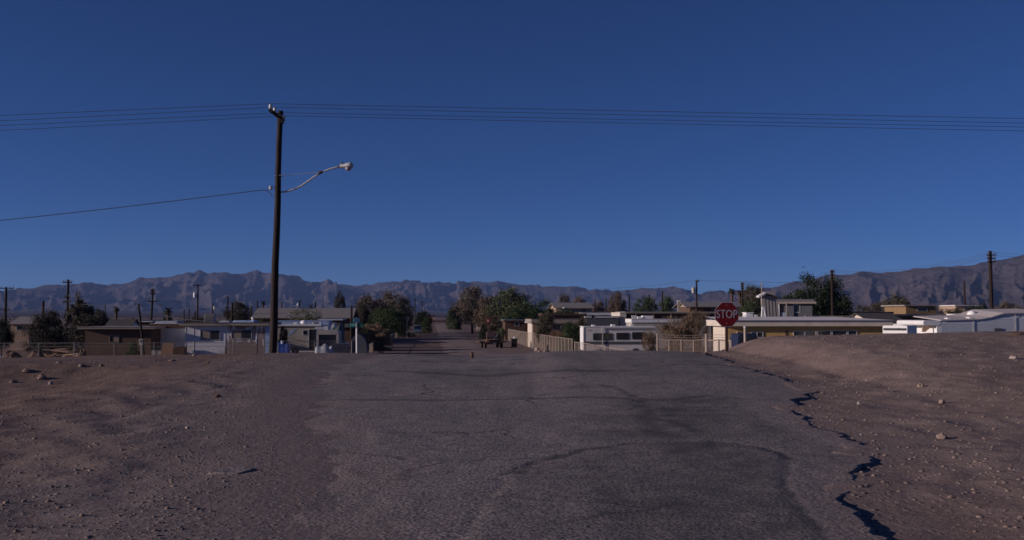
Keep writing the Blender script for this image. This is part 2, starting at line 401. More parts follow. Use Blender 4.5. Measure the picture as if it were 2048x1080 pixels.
# asphalt: one sheet from behind the camera over the crest and down the street
ry = np.concatenate([np.arange(-12, 5, .6), np.arange(5, 36, .07), np.arange(36, 60, .5), np.arange(60, 520, 2.5)])
nu = 170
el, er = edges(ry)
U = np.linspace(0, 1, nu)[None]
AX = el[:, None]*(1-U)+er[:, None]*U; AY = np.repeat(ry[:, None], nu, 1)
AZ = base(AX, AY)+.018*fbm(AX*.5, AY*.5, 3)+.010*fbm(AX*3, AY*3, 3)+.004
nearm = 1-sstep(34, 55, AY)
AZ = AZ+.034*sstep(36, 50, AY)-.10*sstep(36, 50, AY)*(1-sstep(.2, 2.8, np.minimum(AX-el[:, None], er[:, None]-AX)+.5*fbm(AX*.5, AY*.2, 3)))
patch_edge = [gpt(*p) for p in ((930,1075),(1010,950),(1080,920),(1150,905),(1280,884),(1420,880),(1520,893),(1580,915),(1560,950),(1640,1075))]
def inside(X, Y, poly):
    r = np.zeros(X.shape, bool); n = len(poly)
    for i in range(n):
        (x1, y1), (x2, y2) = poly[i], poly[(i+1) % n]
        if y1 == y2: continue
        c = ((y1 > Y) != (y2 > Y)) & (X < (x2-x1)*(Y-y1)/(y2-y1)+x1); r ^= c
    return r
wx = AX+.10*fbm(AX*1.7, AY*1.7, 4); wy = AY+.16*fbm(AX*1.5+40, AY*1.5, 4)
pin = inside(wx, wy, patch_edge)
pd = seg_d(wx, wy, patch_edge)
AZ = AZ+np.where(pin, .008*sstep(0, .12, pd), -.006*(1-sstep(0, .10, pd)))*nearm
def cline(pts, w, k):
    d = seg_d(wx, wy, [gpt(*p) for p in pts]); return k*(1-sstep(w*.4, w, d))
tar = np.zeros(AX.shape)  # dark bands across the road, then tarred cracks and patch edges
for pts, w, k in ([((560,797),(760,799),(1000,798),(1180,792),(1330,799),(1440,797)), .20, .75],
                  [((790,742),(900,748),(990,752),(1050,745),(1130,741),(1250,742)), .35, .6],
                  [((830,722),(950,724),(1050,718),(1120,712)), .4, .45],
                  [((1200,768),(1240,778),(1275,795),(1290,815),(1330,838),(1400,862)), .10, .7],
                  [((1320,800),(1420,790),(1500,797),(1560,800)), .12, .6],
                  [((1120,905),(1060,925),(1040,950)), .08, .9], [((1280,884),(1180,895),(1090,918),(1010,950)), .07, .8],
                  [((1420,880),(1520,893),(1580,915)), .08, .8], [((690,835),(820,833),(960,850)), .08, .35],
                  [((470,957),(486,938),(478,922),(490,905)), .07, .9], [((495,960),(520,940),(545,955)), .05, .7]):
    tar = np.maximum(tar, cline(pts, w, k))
AZ = AZ-tar*.006*nearm
AZ = AZ-.034*(1-sstep(.0, 2.0, AX-el[:, None]+.9*fbm(AX*.9, AY*.9, 4)))*nearm
def soft(poly, w):
    pts = [gpt(*p) for p in poly]; sg = np.where(inside(wx, wy, pts), 1, -1)*seg_d(wx, wy, pts+pts[:1])
    return sstep(-w, w, sg+.9*w*fbm(AX*.8, AY*.8, 4))*np.clip(.75+.9*fbm(AX*1.2+7, AY*1.2, 4), 0, 1)
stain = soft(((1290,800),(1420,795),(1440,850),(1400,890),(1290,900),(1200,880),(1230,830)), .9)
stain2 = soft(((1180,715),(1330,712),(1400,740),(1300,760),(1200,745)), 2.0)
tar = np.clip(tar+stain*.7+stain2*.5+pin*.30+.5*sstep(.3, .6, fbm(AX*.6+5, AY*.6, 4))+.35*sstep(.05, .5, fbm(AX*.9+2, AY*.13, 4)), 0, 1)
edge_l = AX-el[:, None]; edge_r = er[:, None]-AX
dust = np.clip((1-sstep(0, 2.2, edge_l+1.3*fbm(AX*.8, AY*.8, 4)))*.45+(1-sstep(0, .5, edge_r))*.35, 0, 1)
dust = np.maximum(dust, sstep(34, 50, AY)*(1-sstep(90, 120, AY))*.55)
dust = np.maximum(dust, sstep(60, 110, AY)*(.78+.55*(1-sstep(0, 2.2, np.minimum(edge_l, edge_r)+1.2*fbm(AX*.25, AY*.08, 3)))))
sk = lambda a, d: np.concatenate([a[:, :1], a, a[:, -1:]], 1)
BX, BY = sk(AX, 0), sk(AY, 0); BZ = sk(AZ, 0).copy(); BZ[:, 0] -= .3; BZ[:, -1] -= .3
BX[:, 0] -= .02; BX[:, -1] += .03
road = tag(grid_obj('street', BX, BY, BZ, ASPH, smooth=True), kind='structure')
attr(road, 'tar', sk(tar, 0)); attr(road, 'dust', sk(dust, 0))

# ------------------------------------------------------------------ mountains, one eroded range round the far side of the plain
def mountain_material():
    m, nt, b = nodes('bare_desert_mountain')
    tc = N(nt, 'ShaderNodeTexCoord').outputs['Object']
    n1 = noise(nt, tc, .0011, 6); n2 = noise(nt, tc, .006, 6, .65)
    c = mixc(nt, ramp(nt, n1, [(.35, 0), (.65, 1)]), (.066, .054, .058), (.102, .081, .082))
    c = mixc(nt, ramp(nt, n2, [(.4, .6), (.6, 0)]), c, (.080, .064, .066))
    nt.links.new(c, b.inputs['Base Color']); b.inputs['Roughness'].default_value = 1; b.inputs['Specular IOR Level'].default_value = 0
    bump(nt, b, noise(nt, tc, .0045, 7, .7), 1.0, 90)
    return m
skx = np.array([-2600,-800,-300,0,60,130,170,215,280,340,400,430,480,510,545,565,600,640,655,700,715,760,820,870,900,1000,1050,1100,1150,1200,1240,1290,1330,1362,1378,1400,1420,1460,1500,1540,1570,1640,1680,1740,1800,1850,1880,1905,1950,2000,2020,2048,2300,2700,4500])
sky_ = np.array([596,600,590,580,573,568,565,571,558,552,541,543,547,542,547,545,556,566,560,570,571,565,560,566,563,562,570,572,573,578,580,576,575,574,582,586,581,580,579,575,567,553,547,543,543,533,531,533,527,519,515,508,490,515,560])
th = np.radians(np.arange(-58, 58, .055)); nr = 190
xs = 1024+F*np.tan(th)
sk_el = np.arctan((632-np.interp(xs, skx, sky_)-1.5*fbm(xs*.035, xs*0+3, 4)*1.6)/F*np.cos(th))
foot = np.interp(xs, [-600,500,900,1300,1500,1900,2600], [8800,8600,9200,8600,6200,5000,4600])
span = np.interp(xs, [-600,500,900,1300,1500,1900,2600], [5200,5200,4200,4000,3600,3200,3200])
u = np.linspace(0, 1, nr)
rr = foot[None]+span[None]*u[:, None]
MX, MY = rr*np.sin(th)[None], rr*np.cos(th)[None]
wq = 260*fbm(MX/900, MY/900, 3); wq2 = 260*fbm(MX/900+50, MY/900, 3)
def ridged(X, Y, o=5):
    s = 0; a = 1; t = 0; w = 1
    for i in range(o):
        n = 1-np.abs(fbm(X+11*i, Y+7*i, 2)*1.9); n = np.clip(n, 0, 1)**1.6*w
        s = s+a*n; t += a; w = np.clip(n*1.4, 0.15, 1); a *= .55; X = X*2.05; Y = Y*2.05
    return s/t
rg = ridged((MX+wq)/1500, (MY+wq2)/1500, 6)
TH = np.repeat(th[None], nr, 0); RQ = rr+300*fbm(MX/700+9, MY/700, 3)
gul = ridged(TH*R(1)*0+np.degrees(TH)*.95+.35*fbm(MX/500, MY/500, 3), RQ/2600, 5)
rg2 = ridged((MX+wq*.5)/520+5, (MY+wq2*.5)/520, 5)
def smooth(a, n):
    k = np.hanning(n+2)[1:-1]; k /= k.sum(); return np.convolve(np.pad(a, n//2, 'edge'), k, 'valid')
envl = sstep(0, .80, u)[:, None]*(1-.5*sstep(.82, 1, u))[:, None]
wv_ = 4*envl*(1-envl)
hh = envl*(.62+(1-.62*envl**3)*(.44*(rg-.35)+.24*(rg2-.35)))-.12*wv_*(1-gul)+.05*(u[:, None] > 0)*0
mx = (hh*1000/rr).max(0)
scale = np.tan(sk_el)*1000/smooth(mx, 91)
for _ in range(3):
    cur = (hh*scale[None]/rr).max(0)
    scale = scale*smooth(np.tan(sk_el)/cur, 61)
MZ = VILL+hh*scale[None]
bu = np.linspace(0, 1, 40); br = 2600+(foot[None]-2600)*bu[:, None]
bj = VILL-.5+(foot[None]-2600)*.0075*bu[:, None]**1.6
MZ = MZ+bj[-1][None]*(1-sstep(0, .6, u))[:, None]
M2X = np.concatenate([br[:-1]*np.sin(th)[None], MX]); M2Y = np.concatenate([br[:-1]*np.cos(th)[None], MY]); M2Z = np.concatenate([bj[:-1], MZ])
mountains = tag(grid_obj('mountains', M2X, M2Y, M2Z, mountain_material()), kind='structure')

def haze_box():
    m = bpy.data.materials.new('thin_desert_haze'); m.use_nodes = True; nt = m.node_tree
    for n in list(nt.nodes): nt.nodes.remove(n)
    v = nt.nodes.new('ShaderNodeVolumePrincipled'); v.inputs['Color'].default_value = (.33, .50, 1, 1); v.inputs['Density'].default_value = 2.8e-5; v.inputs['Anisotropy'].default_value = 0
    o = nt.nodes.new('ShaderNodeOutputMaterial'); nt.links.new(v.outputs[0], o.inputs['Volume'])
    top = float(M2Z.max())+60
    return tag(part('haze', MB().box(-30000, 30000, -400, 15500, -6, top), m), kind='stuff')
haze = haze_box()
# ------------------------------------------------------------------ leaves: unit trees that are copied and fitted
def frame_of(rng, up=None):
    a = Vector((rng.gauss(0,1), rng.gauss(0,1), rng.gauss(0,1))).normalized()
    b = a.cross(Vector((rng.gauss(0,1), rng.gauss(0,1), rng.gauss(0,1)))).normalized(); return a, b
def crown_mesh(name, seed, nclump, nleaf, ls, z0=.15, style='round', hollow=.35):
    """unit crown: radius 1, height 0..1, leaf quads in uneven clumps"""
    rng = random.Random(seed); v = []; f = []
    top = [(rng.uniform(-.5,.5), rng.uniform(-.5,.5), rng.uniform(.55,.75), rng.uniform(.30,.5)) for _ in range(4)]
    for _ in range(nclump):
        for _t in range(40):
            x, y, z = rng.uniform(-1,1), rng.uniform(-1,1), rng.uniform(z0,1)
            h = (z-z0)/(1-z0)
            if style == 'round': rad = math.sqrt(max(0, 1-(2*h-1)**2))*(.85+.15*math.sin(5*math.atan2(y,x)+seed))+.08
            elif style == 'dome': rad = math.sqrt(max(0, 1-h**2.2))
            elif style == 'tall': rad = (.5+.5*math.sin(h*9+seed))*(1-h)**.4+.2
            elif style == 'fan': rad = .35+.65*h if h < .85 else .8
            q = math.hypot(x, y)
            if q < rad and q > rad*hollow*rng.random(): break
        cr = rng.uniform(.14, .30)*(.75 if style == 'tall' else 1)
        n = int(nleaf*rng.uniform(.5, 1.4))
        for _k in range(n):
            d = Vector((rng.gauss(0,1), rng.gauss(0,1), rng.gauss(0,.8)))*cr*.55
            c = Vector((x, y, z))+Vector((d.x, d.y, d.z*.5))
            if style == 'dome' or style == 'fan': c.z = max(c.z, .0)
            a, b = frame_of(rng); s = ls*rng.uniform(.5, 1.3)
            if style in ('fan',): a = (a+Vector((0,0,1.4))).normalized(); b = a.cross(b).normalized(); la, lb = s*2.6, s*.22
            else: la, lb = s, s*.62
            a = a*la; b = b*lb; a.z *= .55; b.z *= .55; i = len(v)
            v += [tuple(c-a), tuple(c+b*.9), tuple(c+a), tuple(c-b*.9)]; f.append((i, i+1, i+2, i+3))
    me = bpy.data.meshes.new(name); me.from_pydata(v, [], f); me.update(); me.materials.append(LEAF_GREEN); return me
def trunk_mesh(name, seed, multi=False, zt=.55):
    rng = random.Random(seed); mb = MB()
    for k in range(3 if multi else 1):
        a = rng.uniform(0, 6.28); o = .12 if multi else 0
        p0 = Vector((math.cos(a)*o, math.sin(a)*o, -.06)); p1 = Vector((math.cos(a)*o*2.5+rng.uniform(-.08,.08), math.sin(a)*o*2.5, zt*.45))
        p2 = p1+Vector((rng.uniform(-.15,.15), rng.uniform(-.15,.15), zt*.55))
        mb.tube([p0, p1, p2], [.07, .05, .03], 6)
        for j in range(4):
            q = p1.lerp(p2, j/4); e = q+Vector((rng.uniform(-.6,.6), rng.uniform(-.6,.6), rng.uniform(.12,.32)))
            mb.tube([q, q.lerp(e, .5)+Vector((0,0,.03)), e], [.03, .02, .008], 5)
    me = mb.mesh(name); me.materials.append(BARK); return me
PROTO = {}
for st, seeds, kw in (('round', (1,2,3,4), dict(nclump=110, nleaf=190, ls=.031)), ('dome', (5,6,7), dict(nclump=115, nleaf=190, ls=.030, z0=0)),
                      ('tall', (8,9), dict(nclump=60, nleaf=110, ls=.05)), ('fan', (10,11), dict(nclump=75, nleaf=60, ls=.05, z0=.02)),
                      ('lacy', (12,13), dict(nclump=55, nleaf=110, ls=.03))):
    PROTO[st] = [(crown_mesh('crown', s, style='round' if st == 'lacy' else st, **kw), trunk_mesh('trunk', s, st in ('fan','dome','lacy'), .45 if st in ('dome','fan') else .6)) for s in seeds]
tree_i = 0
def tree(label, x, ytop, wpx, D, m, style='round', cat='tree', group=None, depth=1.0, name=None, sink=0):
    global tree_i; tree_i += 1
    X = Xp(x, D); zb = gz(X, D)-sink; H = Zp(ytop, D)-zb; W = M_(wpx, D)
    cm, tm = PROTO[style][tree_i % len(PROTO[style])]
    t = thing(name or ('bush' if cat in ('bush', 'shrub') else 'tree'), label, cat, (X, D, zb), 0, group)
    for nm, me, mm in (('trunk', tm, BARK), ('crown', cm, m)):
        o = bpy.data.objects.new(nm, me); C.objects.link(o); o.parent = t
        o.scale = (W/2, W/2*depth, H) if nm == 'crown' else (min(W/2, H*.6), min(W/2, H*.6), H)
        o.rotation_euler = (0, 0, tree_i*1.7)
        if nm == 'crown': o.scale = (W/2*1.0, W/2*1.0*depth, H*.97)
        o.material_slots[0].link = 'OBJECT'; o.material_slots[0].material = mm
    return t
def palm(label, x, ytop, D, wpx=18, group=None):
    X = Xp(x, D); zb = gz(X, D); H = Zp(ytop, D)-zb; rng = random.Random(int(x))
    t = thing('palm_tree', label, 'palm tree', (X, D, zb), 0, group)
    w = M_(wpx, D)/2
    r = w*.36
    part('trunk', MB().tube([(0,0,-.3),(.1,0,H*.3),(.05,0,H*.65),(0,0,H-.3)], [r*.9,r*.75,r*.95,r*1.15], 9), PALMBARK, t)
    mb = MB()
    for k in range(34):
        a = rng.uniform(0, 6.28); el = rng.uniform(-.9, 1.3); L = w*rng.uniform(.9, 1.35)
        d = Vector((math.cos(a), math.sin(a), 0)); p = Vector((0,0,H-.35)); prev = None
        for j in range(5):
            q = p+d*L*j/4*math.cos(el*.6)+Vector((0,0, math.sin(el)*L*j/4-.35*L*(j/4)**2))
            s = d.cross(Vector((0,0,1)))*L*(.06, .2, .24, .16, .02)[j]
            cur = (q+s-Vector((0,0,.05*L)), q, q-s-Vector((0,0,.05*L)))
            if prev: mb.add([*prev, *cur], [(0,1,4,3), (1,2,5,4)])
            prev = cur
    part('fronds', mb, LEAF_PALM, t); return t

# ------------------------------------------------------------------ utility poles
def utility_pole(label, x, ytop, D, r=.15, arms=((.25, 1.1),), ins=True, can=None, lean=0, group='distant utility poles above the village', armrot=0):
    X = Xp(x, D); zb = gz(X, D); H = Zp(ytop, D)-zb
    t = thing('utility_pole', label, 'utility pole', (X, D, zb), 0, group)
    dx = M_(lean, D)
    part('pole', MB().tube([(-dx,0,-.5),(-dx*.4,0,H*.5),(0,0,H)], [r*1.12, r, r*.82], 9), WOODPOLE, t)
    for dz, half in arms:
        mb = MB(); c, s = math.cos(armrot), math.sin(armrot)
        a = Vector((c*half, s*half, H-dz)); b = Vector((-c*half, -s*half, H-dz)); off = Vector((-s, c, 0))*-(r+.04)
        mb.tube([a+off, b+off], .075, 4); arm = part('crossarm', mb, WOODPOLE, t)
        if ins:
            for k in (-.92, -.5, .5, .92):
                p = Vector((c*half*k, s*half*k, H-dz+.07))+off
                part('insulator', MB().lathe([(.03,0),(.03,.06),(.07,.08),(.08,.14),(.05,.2),(.0,.21)], p, 8), DULL, arm)
    if can:
        zc, side, mm = can
        part('transformer', MB().lathe([(.05,0),(.27,.03),(.29,.1),(.29,.85),(.31,.87),(.31,.93),(.2,1.0),(.06,1.02)], (side*(r+.36), -.1, H-zc-1), 12), mm, t)
        part('bracket', MB().box(min(0,side*(r+.12)), max(0,side*(r+.12)), -.06, .06, H-zc-.6, H-zc-.45), RUST, t)
    return t
def wire(label, pts, r, sag=0, name='power_line', cat='wire', group=None, n=14):
    path = []
    for a, b in zip(pts[:-1], pts[1:]):
        for k in range(n+(b is pts[-1])):
            s = k/n; p = Vector(a).lerp(Vector(b), s); p.z -= sag*4*s*(1-s); path.append(p)
    o = solo(name, MB().tube(path, r, 5), WIREM, label, cat, group=group); return o

# the big pole on the levee, with its street lamp
DP = 37.0
xb, xt = P(545.5, 700, DP).x, P(560.5, 222, DP).x
zb = gz(xb, DP); zt = Zp(222, DP)
bp = thing('utility_pole', 'tall dark wooden utility pole rising from the roadside bank in the foreground', 'utility pole', (xb, DP, zb))
def bpx(x, y, d=0): q = P(x, y, DP+d); return (q.x-xb, q.y-DP, q.z-zb)
zz = zt-zb
def axis(z): return Vector(((xt-xb)*z/zz, 0, z))
path = [axis(-.8)]+[axis(zz*k/8)+Vector((.015*math.sin(k*1.7), 0, 0)) for k in range(9)]
part('pole', MB().tube(path, [.152]*2+[.15-.0062*k for k in range(1, 9)], 14), WOODPOLE, bp, True)
A0, A1 = Vector(bpx(541, 221, -1.25)), Vector(bpx(567, 240, 1.15))
arm = part('crossarm', MB().tube([A0, A1], .085, 4), WOODPOLE, bp)
part('cross_bolt', MB().tube([Vector(bpx(553,229,-.3)), Vector(bpx(572,233,.1))], .02, 6), GALV, arm)
insp = []
for (x, y, d) in ((541,214,-1.2), (549.5,221,-.55), (560,231.5,.45), (567,238,1.05)):
    p = Vector(bpx(x, y, d)); insp.append(p+Vector((xb, DP, zb)))
    part('insulator', MB().lathe([(.02,-.10),(.02,-.03),(.062,-.02),(.07,.03),(.045,.06),(.065,.075),(.05,.12),(.02,.135)], p-Vector((0,0,.03)), 10), CERAMIC, bp, True)
part('brace_plate', MB().box(*sorted((bpx(563,0)[0], bpx(569,0)[0])), -.1, .1, bpx(0,247)[2], bpx(0,236)[2]), WOODPOLE, bp)
part('ground_lead', MB().tube([bpx(553,232,-.2), bpx(555.5,250,-.2), bpx(554,300,-.18), bpx(551,420,-.18)], .012, 5), WIREM, bp)
for (x0, y0, x1, y1) in ((549,351,567,352.5), (547,374.5,562,375.5)):
    part('through_bolt', MB().tube([bpx(x0,y0), bpx(x1,y1)], .022, 6), GALV, bp)
part('spool_insulator', MB().lathe([(.05,-.07),(.08,-.05),(.05,0),(.08,.05),(.05,.07)], bpx(541.5,375.5,-.05), 10), CERAMIC, bp)
lamp = thing('street_lamp', 'silver cobra head street lamp on a curved arm fixed to the tall pole', 'street lamp', (xb, DP, zb))
ap = [bpx(*q) for q in ((556,384.5),(566,384),(577,382),(590,378),(603,371.5),(617,362),(630,352.5),(645,344),(660,338),(673,334.5),(684,333))]
part('arm', MB().tube(ap, .034, 8), GALV, lamp, True)
for dd in (-.05, .05):
    part('stay_rod', MB().tube([bpx(551,351.5,dd*2), bpx(640,345,dd)], .010, 5), GALV, lamp)
part('clamp', MB().tube([bpx(637,347), bpx(644,343)], .06, 8), RUST, lamp)
hx0, hx1 = bpx(679,0)[0], bpx(709,0)[0]; hz = bpx(0,334)[2]
head = MB(); sec = []
prof = [(0,.05,-.05),(.08,.07,-.075),(.2,.085,-.085),(.33,.13,-.07),(.45,.16,-.06),(.52,.14,-.055),(.555,.05,-.03)]
n = 12
for (dx, hgt, low) in prof:
    for k in range(n):
        a = 2*math.pi*k/n; zv = math.sin(a)
        sec.append((hx0+dx, math.cos(a)*hgt*1.15, hz+.03+(zv*hgt if zv > 0 else zv*-low)))
fs = [(i*n+k, i*n+(k+1)%n, (i+1)*n+(k+1)%n, (i+1)*n+k) for i in range(len(prof)-1) for k in range(n)]+[tuple(range(n)), tuple(reversed(range((len(prof)-1)*n, len(prof)*n)))]
head.add(sec, fs); hd = part('lamp_housing', head, GALV, lamp, True)
part('glass_bowl', MB().lathe([(.02,-.125),(.075,-.105),(.115,-.06),(.13,-.0),(.1,.01)], (hx0+.38, 0, hz-.025), 14), BOWL, lamp, True)
part('photocell', MB().lathe([(.035,0),(.035,.07),(.02,.085)], (hx0+.14, 0, hz+.10), 10), BLACKPLASTIC, hd)

# line wires along the levee, and the poles that carry them out of the frame
LX, RX = -46.0, 42.0
def endz(yref, x, zi):  # straight line through the insulator and the height seen at the frame edge
    return zi+(Zp(yref, DP)-zi)*((x-1024)/F*DP and 1)
for i, (yl, yr, wd) in enumerate(((236,241,'topmost'),(246,250,'second from the top'),(254,257,'third from the top'),(263,264.5,'lowest of the four top'))):
    p = insp[i]
    kl = (LX-p.x)/(Xp(0, DP)-p.x); kr = (RX-p.x)/(Xp(2048, DP)-p.x)
    a = Vector((LX, p.y, p.z+(Zp(yl, p.y)-p.z)*kl)); b = Vector((RX, p.y, p.z+(Zp(yr, p.y)-p.z)*kr*.94))
    p2 = p+Vector((0,0,.12))
    wire('%s overhead wire carried by the tall pole\'s crossarm' % wd if i < 3 else 'lowest overhead wire carried by the tall pole\'s crossarm', [a, p2, b], .0085, .02, group='overhead wires along the levee')
for X_, z_ in ((LX, 8.1), (RX, 8.1)):
    t = thing('utility_pole', 'next wooden pole of the levee line far out to the %s side' % ('left' if X_ < 0 else 'right'), 'utility pole', (X_, DP, gz(X_, DP)))
    part('pole', MB().tube([(0,0,-.5),(0,0,z_-gz(X_, DP)+.6)], [.17,.13], 10), WOODPOLE, t)
    part('crossarm', MB().tube([(0,-1.25,z_-gz(X_, DP)+.2),(0,1.15,z_-gz(X_, DP)+.2)], .085, 4), WOODPOLE, t)
s0 = P(541, 377, DP)
e0 = P(-420, 490, DP)
wire('lower service cable running left and down from the tall pole', [P(545,377.5,DP), P(541,377.5,DP), P(523,380,DP), P(0,441,DP), e0], .014, .03, name='service_cable', cat='cable')
wire('short slack cable loop hanging beside the tall pole', [P(523,380,DP), P(533,381,DP), P(541,387,DP), P(546,393.5,DP)], .011, .0, name='cable_loop', cat='cable', n=4)
t = thing('service_post', 'short wooden service post that ends the lower cable', 'post', (e0.x, DP, gz(e0.x, DP)))
part('post', MB().tube([(0,0,-.4),(0,0,e0.z-gz(e0.x, DP)+.2)], .09, 8), WOODPOLE, t)

# ------------------------------------------------------------------ stop sign, street name sign, yield sign
DS = 33.2
def text_mesh(body, size, depth=.002, sx=1.0, bold=0):
    cu = bpy.data.curves.new('t', 'FONT'); cu.body = body; cu.size = size; cu.align_x = 'CENTER'; cu.align_y = 'CENTER'
    cu.extrude = depth; cu.offset = bold; cu.resolution_u = 3
    o = bpy.data.objects.new('t', cu); C.objects.link(o); bpy.context.view_layer.update()
    me = bpy.data.meshes.new_from_object(o.evaluated_get(bpy.context.evaluated_depsgraph_get()))
    bpy.data.objects.remove(o)
    me.transform(Matrix.Diagonal((sx, 1, 1, 1))); me.transform(Matrix.Rotation(R(90), 4, 'X')); return me
q = P(1453.5, 629, DS)
zg = gz(q.x, DS)
ss = thing('stop_sign', 'red octagonal stop sign on a square post at the right road edge', 'stop sign', (q.x, DS, zg), R(9))
hc = q.z-zg
def octo(r, y0, y1): return [(r*math.cos(R(22.5+45*k)), hc+r*math.sin(R(22.5+45*k))) for k in range(8)]
rO = M_(26.5, DS)/math.cos(R(22.5))*.93
pl = part('sign_plate', MB().prism_y(octo(rO, 0, 0), -.004, 0), SIGNWHITE, ss)
part('red_face', MB().prism_y(octo(rO*.955, 0, 0), -.007, -.0045), REDSIGN, pl)
tm = text_mesh('STOP', .40, .0015, .72, .0)
tm.transform(Matrix.Translation((0, -.0095, hc)))
link('lettering', tm, SIGNWHITE, pl)
xs_ = [v.co.x for v in tm.vertices]; k = 1.62*rO/(max(xs_)-min(xs_)); tm.transform(Matrix.Diagonal((k, 1, 1, 1)))
for dz in (.30, -.30): part('bolt', MB().lathe([(.012,0),(.012,.01)], (0,-.02,hc+dz), 8), GALV, pl)
part('post', MB().box(-.038, .038, .003, .07, -.5, hc+.34), DARKTRIM, ss)
DN = 36.0
q = P(714.5, 650, DN); zg = gz(q.x, DN)
ns = thing('street_name_sign', 'street name sign with two crossed blades on a white post beside the road', 'street sign', (q.x, DN, zg))
part('post', MB().tube([(0,0,-.4),(-.02,0,q.z-zg-.12)], .032, 10), WHITE, ns)
b1 = part('name_blade', MB().box(-.27, .28, -.006, .006, -.075, .075), SIGNGREEN, ns); b1.location = (-.03, 0, q.z-zg); b1.rotation_euler = (0, R(-3), 0)
tm = text_mesh('5TH', .12, .001, .85, .003); tm.transform(Matrix.Translation((-.13, -.009, 0))); link('lettering', tm, SIGNTEAL, b1)
b2 = part('name_blade', MB().box(-.005, .005, -.28, .28, -.075, .075), SIGNTEAL, ns); b2.location = (-.03, 0, q.z-zg+.17); b2.rotation_euler = (0, R(4), R(-14))
part('blade_bracket', MB().box(-.05, -.01, -.03, .03, q.z-zg-.13, q.z-zg+.26), GALV, ns)
DY = 158.0
q = P(976, 642.5, DY); zg = gz(q.x, DY)
ys = thing('yield_sign', 'small red triangular yield sign on a thin post far down the street', 'yield sign', (q.x, DY, zg))
hy = q.z-zg; w = .42
pl = part('sign_plate', MB().prism_y([(-w,hy+.3),(w,hy+.3),(0,hy-.42)], -.006, 0), REDSIGN, ys)
part('white_face', MB().prism_y([(-w*.42,hy+.17),(w*.42,hy+.17),(0,hy-.14)], -.012, -.0075), SIGNWHITE, pl)
tm = text_mesh('YIELD', .10, .001, .8); tm.transform(Matrix.Translation((0, -.015, hy+.10))); link('lettering', tm, REDSIGN, pl)
part('post', MB().tube([(0,.05,-.3),(0,.05,hy+.2)], .035, 6), DARKTRIM, ys)
DB = 210.0
q = P(826, 637, DB); zg = gz(q.x, DB)
ys = thing('road_sign', 'small sign seen from its dark back on a thin pale post beside the parked car', 'road sign', (q.x, DB-12, zg))
part('post', MB().tube([(0,0,-.3),(0,0,q.z-zg+.3)], .05, 6), GALV, ys)
part('sign_plate', MB().box(-.45, .45, -.06, -.04, q.z-zg-.3, q.z-zg+.35), DARKGREY, ys)
q = P(918, 641, 330)
ys = thing('road_sign', 'small reddish sign near the green tree at the far end of the street', 'road sign', (q.x, 330, gz(q.x, 330)))
part('post', MB().tube([(0,0,-.3),(0,0,q.z-gz(q.x,330)+.3)], .06, 6), GALV, ys)
part('sign_plate', MB().box(-.4, .4, -.06, -.04, q.z-gz(q.x,330)-.35, q.z-gz(q.x,330)+.4), TAILRED, ys)
# little wooden stump on the crest
q = P(943.5, 714, 31.5); zg = gz(q.x, 31.5)
st = thing('wooden_stump', 'short brown wooden stump standing upright on the road crest', 'stump', (q.x, 31.5, float(base(q.x, 31.5))-.03))
part('stump', MB().lathe([(.055,0),(.058,.05),(.052,.14),(.056,.21),(.02,.215)], n=10), DARKTRIM, st)
part('pale_mark', MB().box(-.03, .008, -.066, -.05, .12, .155), LUMBER, st)

